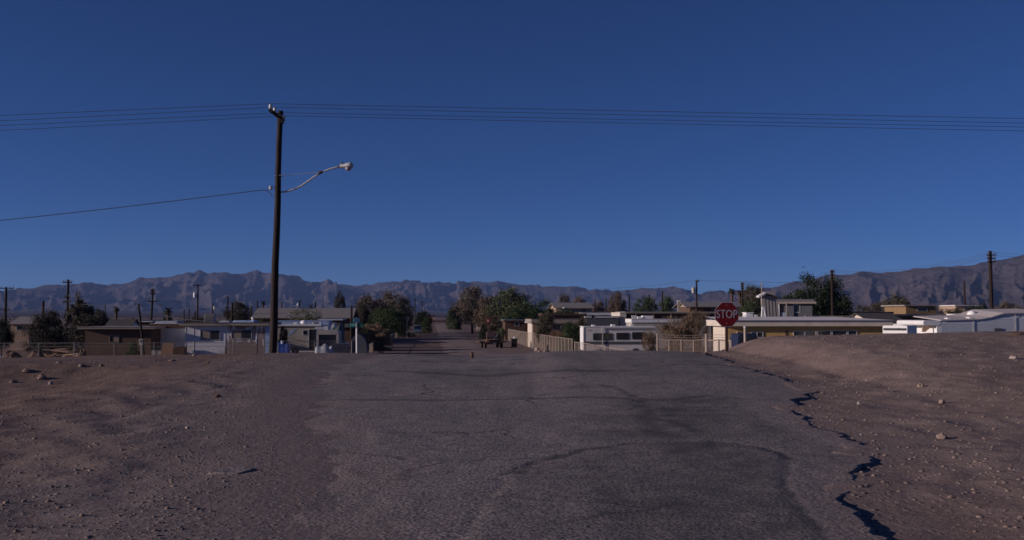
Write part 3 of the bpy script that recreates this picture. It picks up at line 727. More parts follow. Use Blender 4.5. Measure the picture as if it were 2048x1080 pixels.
# ------------------------------------------------------------------ buildings
STREET_ROT = R(4.55)
def window(t, x0, x1, z0, z1, y=0, frame=GALV, pane=GLASS, split=0, blind=False, t_=.05):
    f = MB(); e = t_
    for a in ((x0-e,x1+e,z0-e,z0),(x0-e,x1+e,z1,z1+e),(x0-e,x0,z0,z1),(x1,x1+e,z0,z1)):
        f.box(a[0],a[1],y-.05,y+.03,a[2],a[3])
    if split: f.box((x0+x1)/2-.03,(x0+x1)/2+.03,y-.045,y+.03,z0,z1)
    w = part('window', f, frame, t)
    if blind:
        xm = (x0+x1)/2; part('blind', MB().box(x0, xm-.03, y-.016, y-.004, z0, z1), BLIND, w)
        part('pane', MB().box(xm+.03, x1, y-.016, y-.004, z0, z1), pane, w)
    else: part('pane', MB().box(x0, x1, y-.016, y-.004, z0, z1), pane, w)
    return w
def building(label, x0, x1, ytop, D, depth=6, wall=CREAM, roof='flat', roofm=PALEROOF, fascia=TRIM, fh=.25, over=.35, wins=(), rise=1.2, group=None, rot=STREET_ROT, name='house', cat='house', zmin=None, gable=None, doors=(), eave=None):
    """front wall along +x from the lower-left corner; windows and doors are given in photograph pixels"""
    Xa, Xb = Xp(x0, D), Xp(x1, D); zb = min(gz(Xa, D), gz(Xb, D))-.15
    if zmin is not None: zb = zmin
    W = Xb-Xa; H = Zp(ytop, D)-zb
    t = thing(name, label, cat, (Xa, D, zb), rot, group)
    hw = H-(fh if roof == 'flat' else rise)
    part('wall', MB().box(0, W, 0, depth, 0, hw), wall, t)
    if roof == 'flat':
        part('fascia', MB().box(-over, W+over, -over, depth+over, hw+.002, H-.05), fascia, t)
        part('roof', MB().box(-over-.03, W+over+.03, -over-.03, depth+over+.03, H-.048, H), roofm, t)
    elif roof == 'gable':
        yc = depth/2; o = over; e = eave or .12
        rf = MB()
        for s in (-1, 1):
            ye = -o if s < 0 else depth+o
            ze = hw-o*rise/yc
            rf.add([(-o,ye,ze),(W+o,ye,ze),(W+o,yc,H-e),(-o,yc,H-e),(-o,ye,ze+e),(W+o,ye,ze+e),(W+o,yc,H),(-o,yc,H)],
                   [(0,3,2,1),(4,5,6,7),(0,1,5,4),(1,2,6,5),(2,3,7,6),(3,0,4,7)])
        part('roof', rf, roofm, t)
        for xx in (0, W): part('gable_end', MB().prism_x([(0.01,hw),(depth-.01,hw),(yc,H-e-.01)], xx-.01 if xx else .002, xx-.002 if xx else .012), gable or wall, t)
        part('fascia', MB().box(-o, W+o, -o-.03, -o+.0, hw-o*rise/yc-.02, hw-o*rise/yc+.16), fascia, t)
    elif roof == 'shed':
        part('roof', MB().add([(-over,-over,hw),(W+over,-over,hw),(W+over,depth+over,H-.12),(-over,depth+over,H-.12),(-over,-over,hw+.12),(W+over,-over,hw+.12),(W+over,depth+over,H),(-over,depth+over,H)],
              [(0,3,2,1),(4,5,6,7),(0,1,5,4),(1,2,6,5),(2,3,7,6),(3,0,4,7)]), roofm, t)
    z = lambda y: Zp(y, D)-zb
    u = lambda x: Xp(x, D)-Xa
    for w in wins:
        a, b, y0, y1 = w[:4]; kw = w[4] if len(w) > 4 else {}
        window(t, u(a), u(b), z(y1), z(y0), **kw)
    for a, b, y0, mm in doors:
        part('door', MB().box(u(a), u(b), -.045, .02, .05, z(y0)), mm, t)
    t['W'] = W; t['H'] = H; t['hw'] = hw
    return t, u, z
def unset(t):
    for k in ('W', 'H', 'hw'):
        if k in t: del t[k]

# the white weathered house
def peeling():
    m, nt, b = nodes('peeling_white_paint')
    tc = N(nt, 'ShaderNodeTexCoord').outputs['Object']
    sx = N(nt, 'ShaderNodeSeparateXYZ'); nt.links.new(tc, sx.inputs[0])
    n = noise(nt, tc, 1.6, 8, .7, (1.6, 1.6, .5)); n3 = noise(nt, tc, 5, 6, .7, (1, 1, .35))
    mr = N(nt, 'ShaderNodeMapRange'); mr.inputs[1].default_value = 3.0; mr.inputs[2].default_value = 4.4; mr.inputs[3].default_value = -.14; mr.inputs[4].default_value = .17
    nt.links.new(sx.outputs[0], mr.inputs[0])
    mz = N(nt, 'ShaderNodeMapRange'); mz.inputs[1].default_value = 1.1; mz.inputs[2].default_value = 2.0; mz.inputs[3].default_value = .0; mz.inputs[4].default_value = -.12
    nt.links.new(sx.outputs[2], mz.inputs[0])
    a = N(nt, 'ShaderNodeMath'); nt.links.new(n, a.inputs[0]); nt.links.new(mr.outputs[0], a.inputs[1])
    a2 = N(nt, 'ShaderNodeMath'); nt.links.new(a.outputs[0], a2.inputs[0]); nt.links.new(mz.outputs[0], a2.inputs[1])
    c = mixc(nt, ramp(nt, n3, [(.3, 0), (.7, 1)]), (.56, .54, .55), (.70, .68, .68))
    c = mixc(nt, ramp(nt, a2.outputs[0], [(.47, 0), (.56, .9)]), c, (.175, .110, .085))
    nt.links.new(c, b.inputs['Base Color']); b.inputs['Roughness'].default_value = .85; bump(nt, b, a2.outputs[0], .3, .02); return m
PEEL = peeling()
h1, u, z = building('white weathered board house with brown peeling paint and two front windows', 371, 528, 645, 98, 7, PEEL, 'flat', DARKROOF, TRIM, .30, .48,
    wins=((401,438.5,661,679.5,dict(blind=True)),(462.5,501,660,677.5,dict(blind=True))))
W1, H1 = h1['W'], h1['hw']
part('corner_board', MB().box(W1+.01, W1+.42, -.02, .5, 0, H1-.01), BLUEROOF, h1)
for k in range(11):      # vertical siding battens
    x = .04+k*(W1-.1)/10
    if not (u(399) < x < u(441) or u(460) < x < u(503)): part('batten', MB().box(x, x+.035, -.018, .002, .02, H1-.02), PEEL, h1)
q = P(418, 638, 101)
ac = thing('evaporative_cooler', 'tan louvred evaporative cooler on the roof of the white weathered house', 'cooler', (q.x-.5, 101, H1+h1.location.z+.3), STREET_ROT)
part('cabinet', MB().box(-.02, .98, 0, .9, .0, .80), BEIGE, ac)
for k in range(6): part('louvre', MB().box(.08+k*.14, .17+k*.14, -.025, -.002, .08, .70), GREYROOF, ac)
part('lid', MB().box(-.05, 1.01, -.04, .94, .802, .86), TRIM, ac)
zr = h1.location.z+H1+.305
def tarp(label, x0, x1, D, depth, zbase, h, m, cat='tarp', name='tarp', seed=1, rot=STREET_ROT, nx=28, ny=14, spread=.12, group=None):
    """sheet thrown over a heap: a closed-top mound with folds"""
    Xa, Xb = Xp(x0, D), Xp(x1, D); W = Xb-Xa; vs = []; rng = random.Random(seed)
    for j in range(ny+1):
        for i in range(nx+1):
            a, b = i/nx, j/ny
            e = min(1, min(a, 1-a)/spread)*min(1, min(b, 1-b)/spread)
            e = e*e*(3-2*e)
            vs.append((a*W, b*depth, h*e*(.86+.28*float(fbm(np.array([a*2.2+seed*3.3]), np.array([b*2.]), 2)[0])+.025*math.sin(a*17+seed+b*5))))
    f = [(j*(nx+1)+i, j*(nx+1)+i+1, (j+1)*(nx+1)+i+1, (j+1)*(nx+1)+i) for j in range(ny) for i in range(nx)]
    mb = MB(); mb.add(vs, f)
    return solo(name, mb, m, label, cat, (Xa, D, zbase), rot, group)
tarp('crumpled pale blue sheet lying on the roof of the white weathered house', 462, 512, 100, 2.2, zr, .22, BLUEROOF, cat='sheet', name='roof_sheet', seed=4)
tarp('crumpled grey sheet lying on the roof beside the evaporative cooler', 436, 461, 100, 1.5, zr, .16, TARPGREY, cat='sheet', name='roof_sheet', seed=5)
q = P(502.5, 640, 100)
solo('roof_vent', MB().lathe([(.09,0),(.09,.35),(.16,.37),(.15,.5),(.02,.55)], n=10), WHITE, 'small white vent pipe on the roof of the white weathered house', 'vent', (q.x, 100.6, zr-.02))

# white and brown trailer house left of it
h2, u, z = building('low white ribbed trailer house with a brown band, left of the weathered house', 303, 372, 647, 101, 6, WHITE, 'flat', PALEROOF, DARKTRIM, .48, .12)
for k in range(16): part('rib', MB().box(.05+k*h2['W']/16, .12+k*h2['W']/16, -.03, .002, .02, h2['hw']-.02), WHITE, h2)
tarp('sagging pale cover lying on the roof of the low white trailer house', 306, 358, 101.5, 3, h2.location.z+h2['H']+.002, .30, TARPGREY, cat='sheet', name='roof_sheet', seed=8)
D_ = 97.0
q = P(303, 707, D_); zg = gz(q.x, D_)
t = thing('outdoor_cabinet', 'pale cabinet with a dark top against the white trailer house', 'cabinet', (q.x, D_, zg), STREET_ROT)
part('body', MB().box(0, .9, 0, .6, 0, .95), BEIGE, t); part('door', MB().box(.05, .42, -.02, -.002, .05, .9), BEIGE, t); part('dark_top', MB().box(-.05, .97, -.05, .65, .952, 1.22), BLACKPLASTIC, t)
q = P(321, 703, D_-.8)
t = thing('plywood_board', 'brown plywood board leaning on the trailer house wall', 'board', (q.x, D_-.9, zg+.2), STREET_ROT)
o = part('sheet', MB().add([(0,0,0),(1.12,0,0),(1.2,.35,1.5),(.12,.35,1.42),(0,.03,0),(1.12,.03,0),(1.2,.38,1.5),(.12,.38,1.42)], [(3,2,1,0),(4,5,6,7),(1,0,4,5),(2,1,5,6),(3,2,6,7),(0,3,7,4)]), PLY, t)
part('batten', MB().box(.15, 1.05, -.03, -.002, .05, .14), PLY, t)
q = P(347, 706, D_)
t = thing('rusty_cabinet', 'dark rusty cabinet between the plywood board and the weathered house', 'cabinet', (q.x, D_, zg), STREET_ROT)
part('body', MB().box(0, 1.1, 0, .7, 0, 1.25), RUST, t); part('door', MB().box(.06, .54, -.02, -.002, .06, 1.2), RUST, t); part('door', MB().box(.57, 1.04, -.02, -.002, .06, 1.2), RUST, t)

# brown house at left
h3, u, z = building('brown boarded bungalow with a wide flat grey roof behind the wire fence', 171, 299, 653.5, 97, 8, BROWNWALL, 'flat', GREYROOF, TRIM, .22, .55,
    wins=((219,236,671,684,dict(frame=TRIM)),))
part('curtain', MB().box(u(227), u(235.5), -.022, -.0175, z(683), z(672)), BLIND, h3)
building('dark gabled shed roof with a pale lower edge behind the brown bungalow', 210, 254, 638, 128, 6, WHITE, 'gable', DARKROOF, WHITE, .3, .3, rise=1.3)[0]
building('flat dark building with a thin white roof edge behind the leaning post', 258, 302, 641, 135, 7, DARKTRIM, 'flat', DARKROOF, WHITE, .2, .2)
building('tan cottage with a grey gable roof among trees at the far left', 22, 58, 633, 125, 7, TAN, 'gable', GREYROOF, DARKTRIM, .2, .3, rise=1.0, wins=((34,45,652,660),))
building('pale shed half hidden behind the tall tree at left', 138, 168, 652, 128, 5, BEIGE, 'flat', PALEROOF, WHITE, .2, .2)
# long gable roof house behind
h4, u, z = building('long house under a plain grey gable roof behind the motorhome yard', 508, 699, 615.5, 170, 13, BROWNWALL, 'gable', GREYROOF, DARKTRIM, .2, .5, rise=1.75, gable=DARKTRIM, wins=((610,640,641,650),(668,684,641,652)))
q = P(592, 612, 176)
an = thing('roof_aerial', 'spidery rooftop television aerial on the long grey roof', 'aerial', (q.x, 176.5, h4.location.z+h4['H']-.1))
part('mast', MB().tube([(0,0,-.2),(0,0,.75)], .035, 6), GALV, an); part('boom', MB().tube([(-1.0,0,.5),(1.0,.2,.5)], .04, 5), GALV, an)
for k in range(7): part('element', MB().tube([(-.9+k*.3,-.5,.5),(-.9+k*.3,.5,.5)], .02, 4), GALV, an)
q = P(650, 592, 150)
mz = gz(q.x, 150)
an = thing('antenna_mast', 'tall thin pale antenna mast rising behind the motorhome roof', 'mast', (q.x, 150, mz))
part('mast', MB().tube([(0,0,0),(0,0,(q.z-mz)*.6),(0,0,q.z-mz)], [.05,.04,.03], 6), GREYROOF, an); part('tip', MB().tube([(0,0,q.z-mz-.5),(0,0,q.z-mz)], .04, 6), GALV, an)
building('low dark carport with a pale sheet roof right of the motorhome', 640, 682, 637.5, 152, 6, DARKTRIM, 'flat', BLUEROOF, WHITE, .22, .25, name='carport', cat='carport')
building('small white shed wall showing above the canvas cover', 640, 668, 646, 146, 4, WHITE, 'flat', PALEROOF, WHITE, .15, .05, name='shed', cat='shed')
building('brown open lean-to shed left of the tall green tree', 672, 712, 648, 160, 5, BROWNWALL, 'shed', DARKROOF, DARKTRIM, .3, .3, name='shed', cat='shed', rise=.6)
# beige motorhome at left
D_ = 108
Xa, Xb = Xp(540, D_), Xp(641, D_); zb = gz(Xa, D_)
def px(x): return Xp(x, D_)-Xa
def pz(y): return Zp(y, D_)-zb
t = thing('motorhome', 'beige motorhome with white roof domes and a dark doorway behind the tall pole', 'motorhome', (Xa, D_, zb), STREET_ROT)
W = Xb-Xa
bd = part('body', MB().rbox(0, W, 0, 2.5, .45, pz(652), .15), BEIGE, t)
part('roof', MB().rbox(-.08, W+.05, -.06, 2.56, pz(652)+.002, pz(648.5), .06), WHITE, t)
part('trim_strip', MB().box(.02, W-.02, -.02, -.002, pz(655.5), pz(653.5)), DARKTRIM, t)
window(t, px(606), px(615), pz(669.5), pz(661))
part('door', MB().box(px(618), px(629), -.03, -.002, .5, pz(659)), GLASS, t); part('door_frame', MB().box(px(616.2), px(617.8), -.06, -.002, .5, pz(659)), GALV, t)
part('awning', MB().add([(px(630),-.01,pz(655)),(px(648),-.01,pz(655)),(px(650),-.8,pz(659)),(px(629),-.8,pz(659)),(px(630),-.01,pz(654)),(px(648),-.01,pz(654)),(px(650),-.8,pz(658)),(px(629),-.8,pz(658))], [(0,3,2,1),(4,5,6,7),(0,1,5,4),(1,2,6,5),(2,3,7,6),(3,0,4,7)]), TARPGREY, t)
for xx in (px(566), px(590)):
    w = part('wheel', MB().tube([(xx,-.02,.38),(xx,.25,.38)], .38, 14), RUBBER, t); part('rim', MB().tube([(xx,-.03,.38),(xx,.0,.38)], .2, 10), GALV, w)
part('roof_dome', MB().lathe([(.38,0),(.42,.12),(.36,.3),(.2,.40),(.02,.43)], (px(605), 1.0, pz(648.5)), 12), WHITE, t, True)
part('roof_vent', MB().rbox(px(584), px(592), .6, 1.2, pz(648.5), pz(644.5), .1), WHITE, t)
acu = part('air_conditioner', MB().rbox(px(622), px(640), .6, 1.6, pz(648.5), pz(643.3), .12), WHITE, t)
for k in range(3): part('grille_slat', MB().box(px(624), px(635), .575, .598, pz(647.8)+k*.085, pz(647.8)+k*.085+.05), DARKGREY, acu)
part('stripe_decal', MB().prism_y([(px(578),pz(672)),(px(588),pz(664)),(px(594),pz(657)),(px(588),pz(658)),(px(580),pz(662)),(px(576),pz(669))], -.012, -.002), BLUEROOF, t)
# long blue-white roof seen above it
building('long low trailer with a pale blue roof behind the beige motorhome', 553, 655, 641, 118, 4, WHITE, 'flat', BLUEROOF, BLUEROOF, .55, .1, name='trailer', cat='trailer')
# truck camper seen from behind
D_ = 96; Xa = Xp(633, D_); zb = gz(Xa, D_)
t = thing('truck_camper', 'open backed beige camper shell with a dark inside beside the motorhome', 'camper', (Xa, D_, zb), STREET_ROT)
w = M_(44, D_); hz_ = Zp(660.5, D_)-zb; lo = Zp(694, D_)-zb
fr = MB(); 
fr.rbox(0, w, .35, 3.2, lo, hz_, .25); part('shell', fr, BEIGE, t)
fb = MB(); e = .22
fb.box(0.0, e, -.02, .348, lo, hz_-.25); fb.box(w-e, w, -.02, .348, lo, hz_-.25)
pr = []
for cx, a in ((w-.25,0),(.25,90)):
    for k in range(5): pr.append((cx+.25*math.cos(R(a+90*k/4)), hz_-.25+.25*math.sin(R(a+90*k/4))))
fb.prism_y([(w, hz_-.249)]+pr[1:-1]+[(0, hz_-.249), (e, hz_-.42), (w-e, hz_-.42)], -.02, .348)
part('rear_frame', fb, BEIGE, t); part('dark_inside', MB().box(e, w-e, .33, .347, lo, hz_-.42), DARKGREY, t); part('sill', MB().box(e, w-e, -.02, .3, lo, lo+.12), DARKGREY, t)
part('bed', MB().box(.05, w-.05, .2, 3.3, .45, lo-.01), DARKGREY, t)
for s in (0.02, w-.27):
    wh = part('wheel', MB().tube([(s,1.4,.36),(s+.25,1.4,.36)], .36, 14), RUBBER, t)
tarp('dark green canvas cover heaped over a load behind the open camper', 648, 692, 101, 4, gz(Xp(660,101),101)+.9, Zp(650,101)-gz(Xp(660,101),101)-.9, TARPGREEN, seed=11, spread=.35)
solo('canvas_load', MB().box(0, 2.0, 0, 3.8, 0, 1.0), DARKGREY, 'boxy load under the dark green canvas cover', 'load', (Xp(650,101), 101.1, gz(Xp(660,101),101)), STREET_ROT)
tarp('silver grey tarpaulin draped over a low heap in front of the open camper', 622, 670, 88, 2.0, gz(Xp(645,88),88)-.1, Zp(689,88)-gz(Xp(645,88),88)+.15, TARPGREY, seed=3, spread=.22)
tarp('blue tarpaulin wrapped over a stack just right of the tall pole', 553, 579, 90, 1.6, gz(Xp(566,90),90)-.1, Zp(686.5,90)-gz(Xp(566,90),90)+.3, TARPBLUE, seed=6, spread=.12)
tarp('flat blue tarpaulin on the ground left of the tall pole', 514, 543, 86, 1.5, gz(Xp(530,86),86)-.05, .55, TARPBLUE, seed=9, spread=.2)
t = thing('pail', 'small pale pail standing on the blue wrapped stack', 'pail', (Xp(565.5, 90.6), 90.6, Zp(687.5, 90.6)))
part('body', MB().lathe([(.12,0),(.15,.28),(.13,.29)], n=10), GALV, t)
D_ = 92; t = thing('pickup_bed', 'low dark vehicle bed parked between the tarpaulin and the round grey trailer', 'pickup', (Xp(664, D_), D_, gz(Xp(664,D_), D_)), STREET_ROT)
part('bed', MB().rbox(0, 1.6, 0, 3.5, .35, Zp(688, D_)-gz(Xp(664,D_), D_), .12), CARDARK, t)
part('bumper', MB().box(.05, 1.55, -.12, -.005, .35, .55), DARKGREY, t)
for s in (.0, 1.38): part('wheel', MB().tube([(s,.8,.33),(s+.22,.8,.33)], .33, 12), RUBBER, t)
# round grey teardrop trailer behind the street name sign
D_ = 84; Xa = Xp(697.5, D_); zb = gz(Xa, D_); w = M_(37, D_); h = Zp(669, D_)-zb
t = thing('covered_trailer', 'small humpbacked grey covered trailer behind the street name sign', 'trailer', (Xa, D_, zb), STREET_ROT)
pr = [(w*(.5-.5*math.cos(R(a))), .35+(h-.35)*math.sin(R(a))**.62) for a in range(0, 181, 12)]
part('cover', MB().prism_y(list(reversed(pr)), 0, 1.6), DARKGREY, t)
for c in (.30, .72):
    part('wheel_arch', MB().tube([(w*c,-.015,.33),(w*c,.02,.33)], .36, 14), BLACKPLASTIC, t)
    wl_ = part('wheel', MB().tube([(w*c,-.03,.30),(w*c,-.016,.30)], .27, 14), RUBBER, t); part('rim', MB().tube([(w*c,-.05,.3),(w*c,-.031,.3)], .13, 10), DARKGREY, wl_)
# lumber pile and junk at the far left
D_ = 88; zb = gz(Xp(120, D_), D_); rng = random.Random(4)
t = thing('lumber_pile', 'untidy heap of sunlit loose planks behind the fence at far left', 'lumber pile', (Xp(120, D_), D_, zb))
for k in range(26):
    L = rng.uniform(.8, 2.3); a = rng.uniform(-.35, .35); zc = .25+.048*k*rng.uniform(.5, 1.0); x = rng.uniform(-1.2, 1.1); y = rng.uniform(-.5, .5)
    o = part('plank', MB().box(-L/2, L/2, -.09, .09, -.02, .025), LUMBER if k % 4 else PLY, t)
    o.location = (x, y, zc); o.rotation_euler = (rng.uniform(-.3,.3), rng.uniform(-.12,.12), a)
def mound(label, x, ytop, wpx, D, m, seed, cat='heap', name='junk_heap'):
    X = Xp(x, D); zb = gz(X, D)-.1; h = Zp(ytop, D)-zb; w = M_(wpx, D)/2; rng = random.Random(seed); vs = []; n = 14; m_ = 6
    for j in range(m_):
        for k in range(n):
            a = 2*math.pi*k/n; r = w*math.cos(j/m_*1.4)*rng.uniform(.85, 1.15); vs.append((r*math.cos(a), r*math.sin(a)*.7, h*math.sin(j/m_*1.5)*rng.uniform(.85, 1.1)))
    vs.append((0,0,h)); f = [(j*n+k, j*n+(k+1)%n, (j+1)*n+(k+1)%n, (j+1)*n+k) for j in range(m_-1) for k in range(n)]+[((m_-1)*n+k, (m_-1)*n+(k+1)%n, m_*n) for k in range(n)]
    mb = MB(); mb.add(vs, f); return solo(name, mb, m, label, cat, (X, D, zb))
mound('dark brown brush heap left of the loose planks', 74, 703, 44, 87, DARKTRIM, 1)
mound('low dark earth heap beside the fence near the left edge', 26, 702, 46, 88, DARKTRIM, 2)
mound('dark scrap heap at the right end of the loose planks', 166, 698, 24, 88, DARKTRIM, 3)
t = thing('cardboard_box', 'small pale box lying in front of the heaps at far left', 'box', (Xp(45, 84), 84, gz(Xp(45,84),84)), .3)
part('carton', MB().box(-.22, .22, -.2, .2, 0, .45), LUMBER, t); part('flap', MB().box(-.25, .25, -.34, -.205, .40, .42), LUMBER, t)
tarp('white sheet over a low heap at the left frame edge', -12, 9, 88, 1.5, gz(Xp(0,88),88), .75, TARPGREY, seed=13, cat='sheet', name='ground_sheet')
# leaning service post with meter box
D_ = 93; q0, q1 = P(290, 706, D_), P(277, 608, D_); zb = gz(q0.x, D_)
t = thing('service_post', 'leaning wooden service post with a pale meter box in front of the bungalow', 'post', (q0.x, D_, zb))
part('post', MB().tube([(.03,0,-.4),(q1.x-q0.x,0,q1.z-zb)], [.13,.10], 8), WOODPOLE, t)
qm = P(284, 684, D_)
mbx = part('meter_box', MB().box(qm.x-q0.x-.17, qm.x-q0.x+.17, -.32, -.13, Zp(690,D_)-zb, Zp(678,D_)-zb), BEIGE, t)
part('meter_dial', MB().tube([(qm.x-q0.x,-.36,qm.z-zb+.1),(qm.x-q0.x,-.321,qm.z-zb+.1)], .085, 10), GLASS, mbx)
part('conduit', MB().tube([(qm.x-q0.x+.05,-.2,-.1),(qm.x-q0.x,-.2,Zp(690,D_)-zb-.002)], .04, 6), GALV, t)

# ---------------- right of the street
def rv(label, x0, x1, ytop, D, m, wins, strip, name='motorhome'):
    Xa, Xb = Xp(x0, D), Xp(x1, D); zb = gz(Xa, D); W = Xb-Xa
    u = lambda x: Xp(x, D)-Xa
    z = lambda y: Zp(y, D)-zb
    t = thing(name, label, 'motorhome', (Xa, D, zb), STREET_ROT)
    part('body', MB().rbox(0, W, 0, 2.5, .5, z(ytop)-.08, .14), m, t)
    part('roof', MB().rbox(-.04, W+.04, -.04, 2.54, z(ytop)-.078, z(ytop), .035), WHITE, t)
    for k in range(9):
        zz_ = z(ytop)-.35-k*.16
        if not any(z(w[3])-.1 < zz_ < z(w[2])+.1 for w in wins): part('siding_rib', MB().box(.16, W-.16, -.014, .002, zz_, zz_+.03), m, t)
    for w in wins:
        f = part('window', MB().rbox(u(w[0])-.07, u(w[1])+.07, -.03, -.002, z(w[3])-.07, z(w[2])+.07, .12), DARKGREY, t)
        part('pane', MB().rbox(u(w[0]), u(w[1]), -.045, -.032, z(w[3]), z(w[2]), .10), GLASS, f)
    if strip: part('stripe', MB().box(.05, W-.05, -.02, -.002, z(strip[1]), z(strip[0])), DARKGREY, t)
    part('skirt', MB().box(.05, W-.05, .02, 2.45, .18, .498), DARKGREY, t)
    for xx in (W*.22, W*.72):
        w_ = part('wheel', MB().tube([(xx,-.03,.38),(xx,.25,.38)], .38, 14), RUBBER, t); part('rim', MB().tube([(xx,-.04,.38),(xx,-.031,.38)], .2, 10), GALV, w_)
    part('end_cap', MB().box(-.03, -.002, .2, 2.3, .6, z(ytop)-.2), WHITE, t)
    part('corner_trim', MB().box(-.02, .05, -.03, -.002, .55, z(ytop)-.12), GALV, t)
    return t, u, z, W
r1, u, z, W = rv('cream motorhome with three dark windows parked behind the street fence', 1167, 1313, 652.5, 106, RVSKIN,
    ((1187,1224,667.5,679.5),(1234,1258,666.5,678.5),(1266,1289,665.5,678)), (683,689))
for (xa, xb_, yy) in ((1187,1193,649.8),(1226,1234,649),(1264,1272,650)): part('roof_vent', MB().rbox(u(xa), u(xb_), .8, 1.4, z(652.5)+.002, z(yy), .05), WHITE, r1)
part('marker_lamp', MB().box(u(1177), u(1182), -.03, -.002, z(661), z(660)), TAILRED, r1)
part('awning_arm', MB().box(u(1204.5), u(1206.2), -.10, -.05, .6, z(655)), GALV, r1)
part('awning_roll', MB().tube([(u(1206),-.10,z(656)),(u(1310),-.10,z(656))], .07, 8), GALV, r1)
# long pale trailer roof behind it with an air conditioner
t2, u, z = building('long pale roofed trailer behind the cream motorhome', 1264, 1425, 637.5, 132, 4, BEIGE, 'flat', PALEROOF, WHITE, .5, .1, name='trailer', cat='trailer')
part('air_conditioner', MB().rbox(u(1286), u(1307), .2, 1.2, t2['H']+.002, t2['H']+.42, .12), WHITE, t2)
part('roof_panel', MB().prism_y([(u(1264),t2['H']+.005),(u(1274),t2['H']+.005),(u(1273),t2['H']+.45),(u(1263),t2['H']+.45)], .02, .12), WHITE, t2)
part('roof_vent', MB().rbox(u(1277), u(1283), .4, .9, t2['H']+.002, t2['H']+.3, .06), WHITE, t2)
b5, u, z = building('long dark fronted building with a pale flat roof edge', 1253, 1432, 623.5, 170, 8, DARKTRIM, 'flat', PALEROOF, TRIM, .28, .3, name='long_shed', cat='shed')
for k in range(5): part('bay_post', MB().box(b5['W']*(k+.5)/5, b5['W']*(k+.5)/5+.12, -.2, -.05, 0, b5['hw']), TRIM, b5)
b6, u, z = building('small cream block at the sunlit left end of the long dark building', 1240, 1252.5, 624.5, 166, 8, CREAM, 'flat', PALEROOF, CREAM, .2, .05, name='block_hut', cat='hut')
building('low trailer with a whitish roof left of the cream block end', 1166, 1239, 625, 185, 4, DARKTRIM, 'flat', PALEROOF, WHITE, .5, .1, name='trailer', cat='trailer')
building('second low trailer with a thin white roof line near the green bush', 1170, 1238, 632, 165, 4, DARKGREY, 'flat', DARKROOF, WHITE, .25, .1, name='trailer', cat='trailer')
t = thing('satellite_dish', 'dark round dish on the low trailer roof with a pale box beside it', 'dish', (Xp(1187, 163), 163, Zp(634, 163)))
part('dish', MB().lathe([(.05,0),(.28,.05),(.34,.14),(.33,.15),(.05,.02)], n=14), BLACKPLASTIC, t).rotation_euler = (R(80), 0, 0)
part('foot', MB().box(-.1, .3, -.1, .1, -.3, -.12), WHITE, t)
# fascia house near street
h6, u, z = building('house with a deep weathered fascia and sunlit white corner behind the street fence', 1066, 1170, 637.5, 132, 8, PLY, 'flat', DARKROOF, TRIM, .62, .25,
    wins=((1106,1122,650,658),))
part('side_panel', MB().box(-.06, -.002, .3, 6.5, .1, h6['hw']-.02), CREAM, h6)
q = P(1057, 645, 131)
t = thing('porch_canopy', 'small white canopy at the sunlit corner of the fascia house', 'canopy', (q.x-.4, 130.6, q.z), STREET_ROT)
part('canopy_sheet', MB().prism_y([(0,0),(.45,.12),(.9,0),(.9,.05),(.45,.2),(0,.06)], 0, 1.6), WHITE, t)
part('prop', MB().box(.82, .88, .05, .11, -(q.z-gz(q.x,131)), -.002), WHITE, t)
h7, u, z = building('tan house with a grey hipped roof behind the green bush', 1112, 1184, 604.5, 225, 11, TAN, 'gable', GREYROOF, TRIM, .25, .5, rise=1.25, wins=((1123,1132,617,623),(1164,1172,617,624)))
part('arch', MB().lathe([(.5,0),(.5,.15),(.3,.2)], (u(1128), -.2, z(616.5)), 10), WHITE, h7)
building('low dark shed under the spreading green tree', 1010, 1052, 639.5, 175, 6, DARKTRIM, 'flat', BLUEROOF, DARKTRIM, .3, .3, name='shed', cat='shed', wins=((1030,1038,645,652),))
building('dark low roof between the green bushes by the fascia house', 1088, 1170, 627, 165, 6, DARKTRIM, 'flat', DARKROOF, DARKTRIM, .3, .3)
# orange sided house behind stop sign
h8, u, z = building('house with a grey hip roof and dark porch left of the stop sign', 1380, 1480, 603, 190, 9, BROWNWALL, 'gable', GREYROOF, DARKTRIM, .3, 1.0, rise=.95, gable=TAN, wins=((1425,1440,612,620),))
q = P(1357.5, 603, 178); zb = gz(q.x, 178)
t = thing('chimney_stack', 'pale chimney stack above the flat roofs left of the stop sign', 'chimney', (q.x, 178, zb))
part('stack', MB().box(-.22, .22, -.22, .22, 0, q.z-zb), TRIM, t); part('cap', MB().box(-.3, .3, -.3, .3, q.z-zb+.002, q.z-zb+.15), WHITE, t)
# yellow building
y1, u, z = building('long mustard yellow flat roofed building right of the stop sign', 1451, 1772, 640.5, 78, 4.4, YELLOW, 'flat', LILACROOF, CREAM, .46, .45, rot=R(1.2),
    wins=((1503,1525,664.5,674,dict(split=1)),(1588,1632,663,671,dict(split=1,pane=GLASS)),(1636,1662,662.5,671,dict()),(1666,1694,662,671,dict()),(1698,1714,662,671,dict())))
part('dark_recess', MB().box(u(1571), u(1576), -.02, -.002, .1, z(661)), DARKTRIM, y1)
part('end_wall_panel', MB().box(-.03, -.002, .2, 4.2, .1, y1['hw']-.05), CREAM, y1)
part('door', MB().box(u(1475), u(1486), -.03, -.002, .1, z(664)), DARKTRIM, y1); part('door_casing', MB().box(u(1473), u(1475), -.05, -.002, .1, z(663)), CREAM, y1)
part('prop_board', MB().add([(u(1628),-.3,z(675)),(u(1631),-.3,z(675)),(u(1634),-.1,z(659)),(u(1631),-.1,z(659)),(u(1628),-.26,z(675)),(u(1631),-.26,z(675)),(u(1634),-.06,z(659)),(u(1631),-.06,z(659))], [(0,1,2,3),(7,6,5,4),(0,4,5,1),(1,5,6,2),(2,6,7,3),(3,7,4,0)]), TRIM, y1)
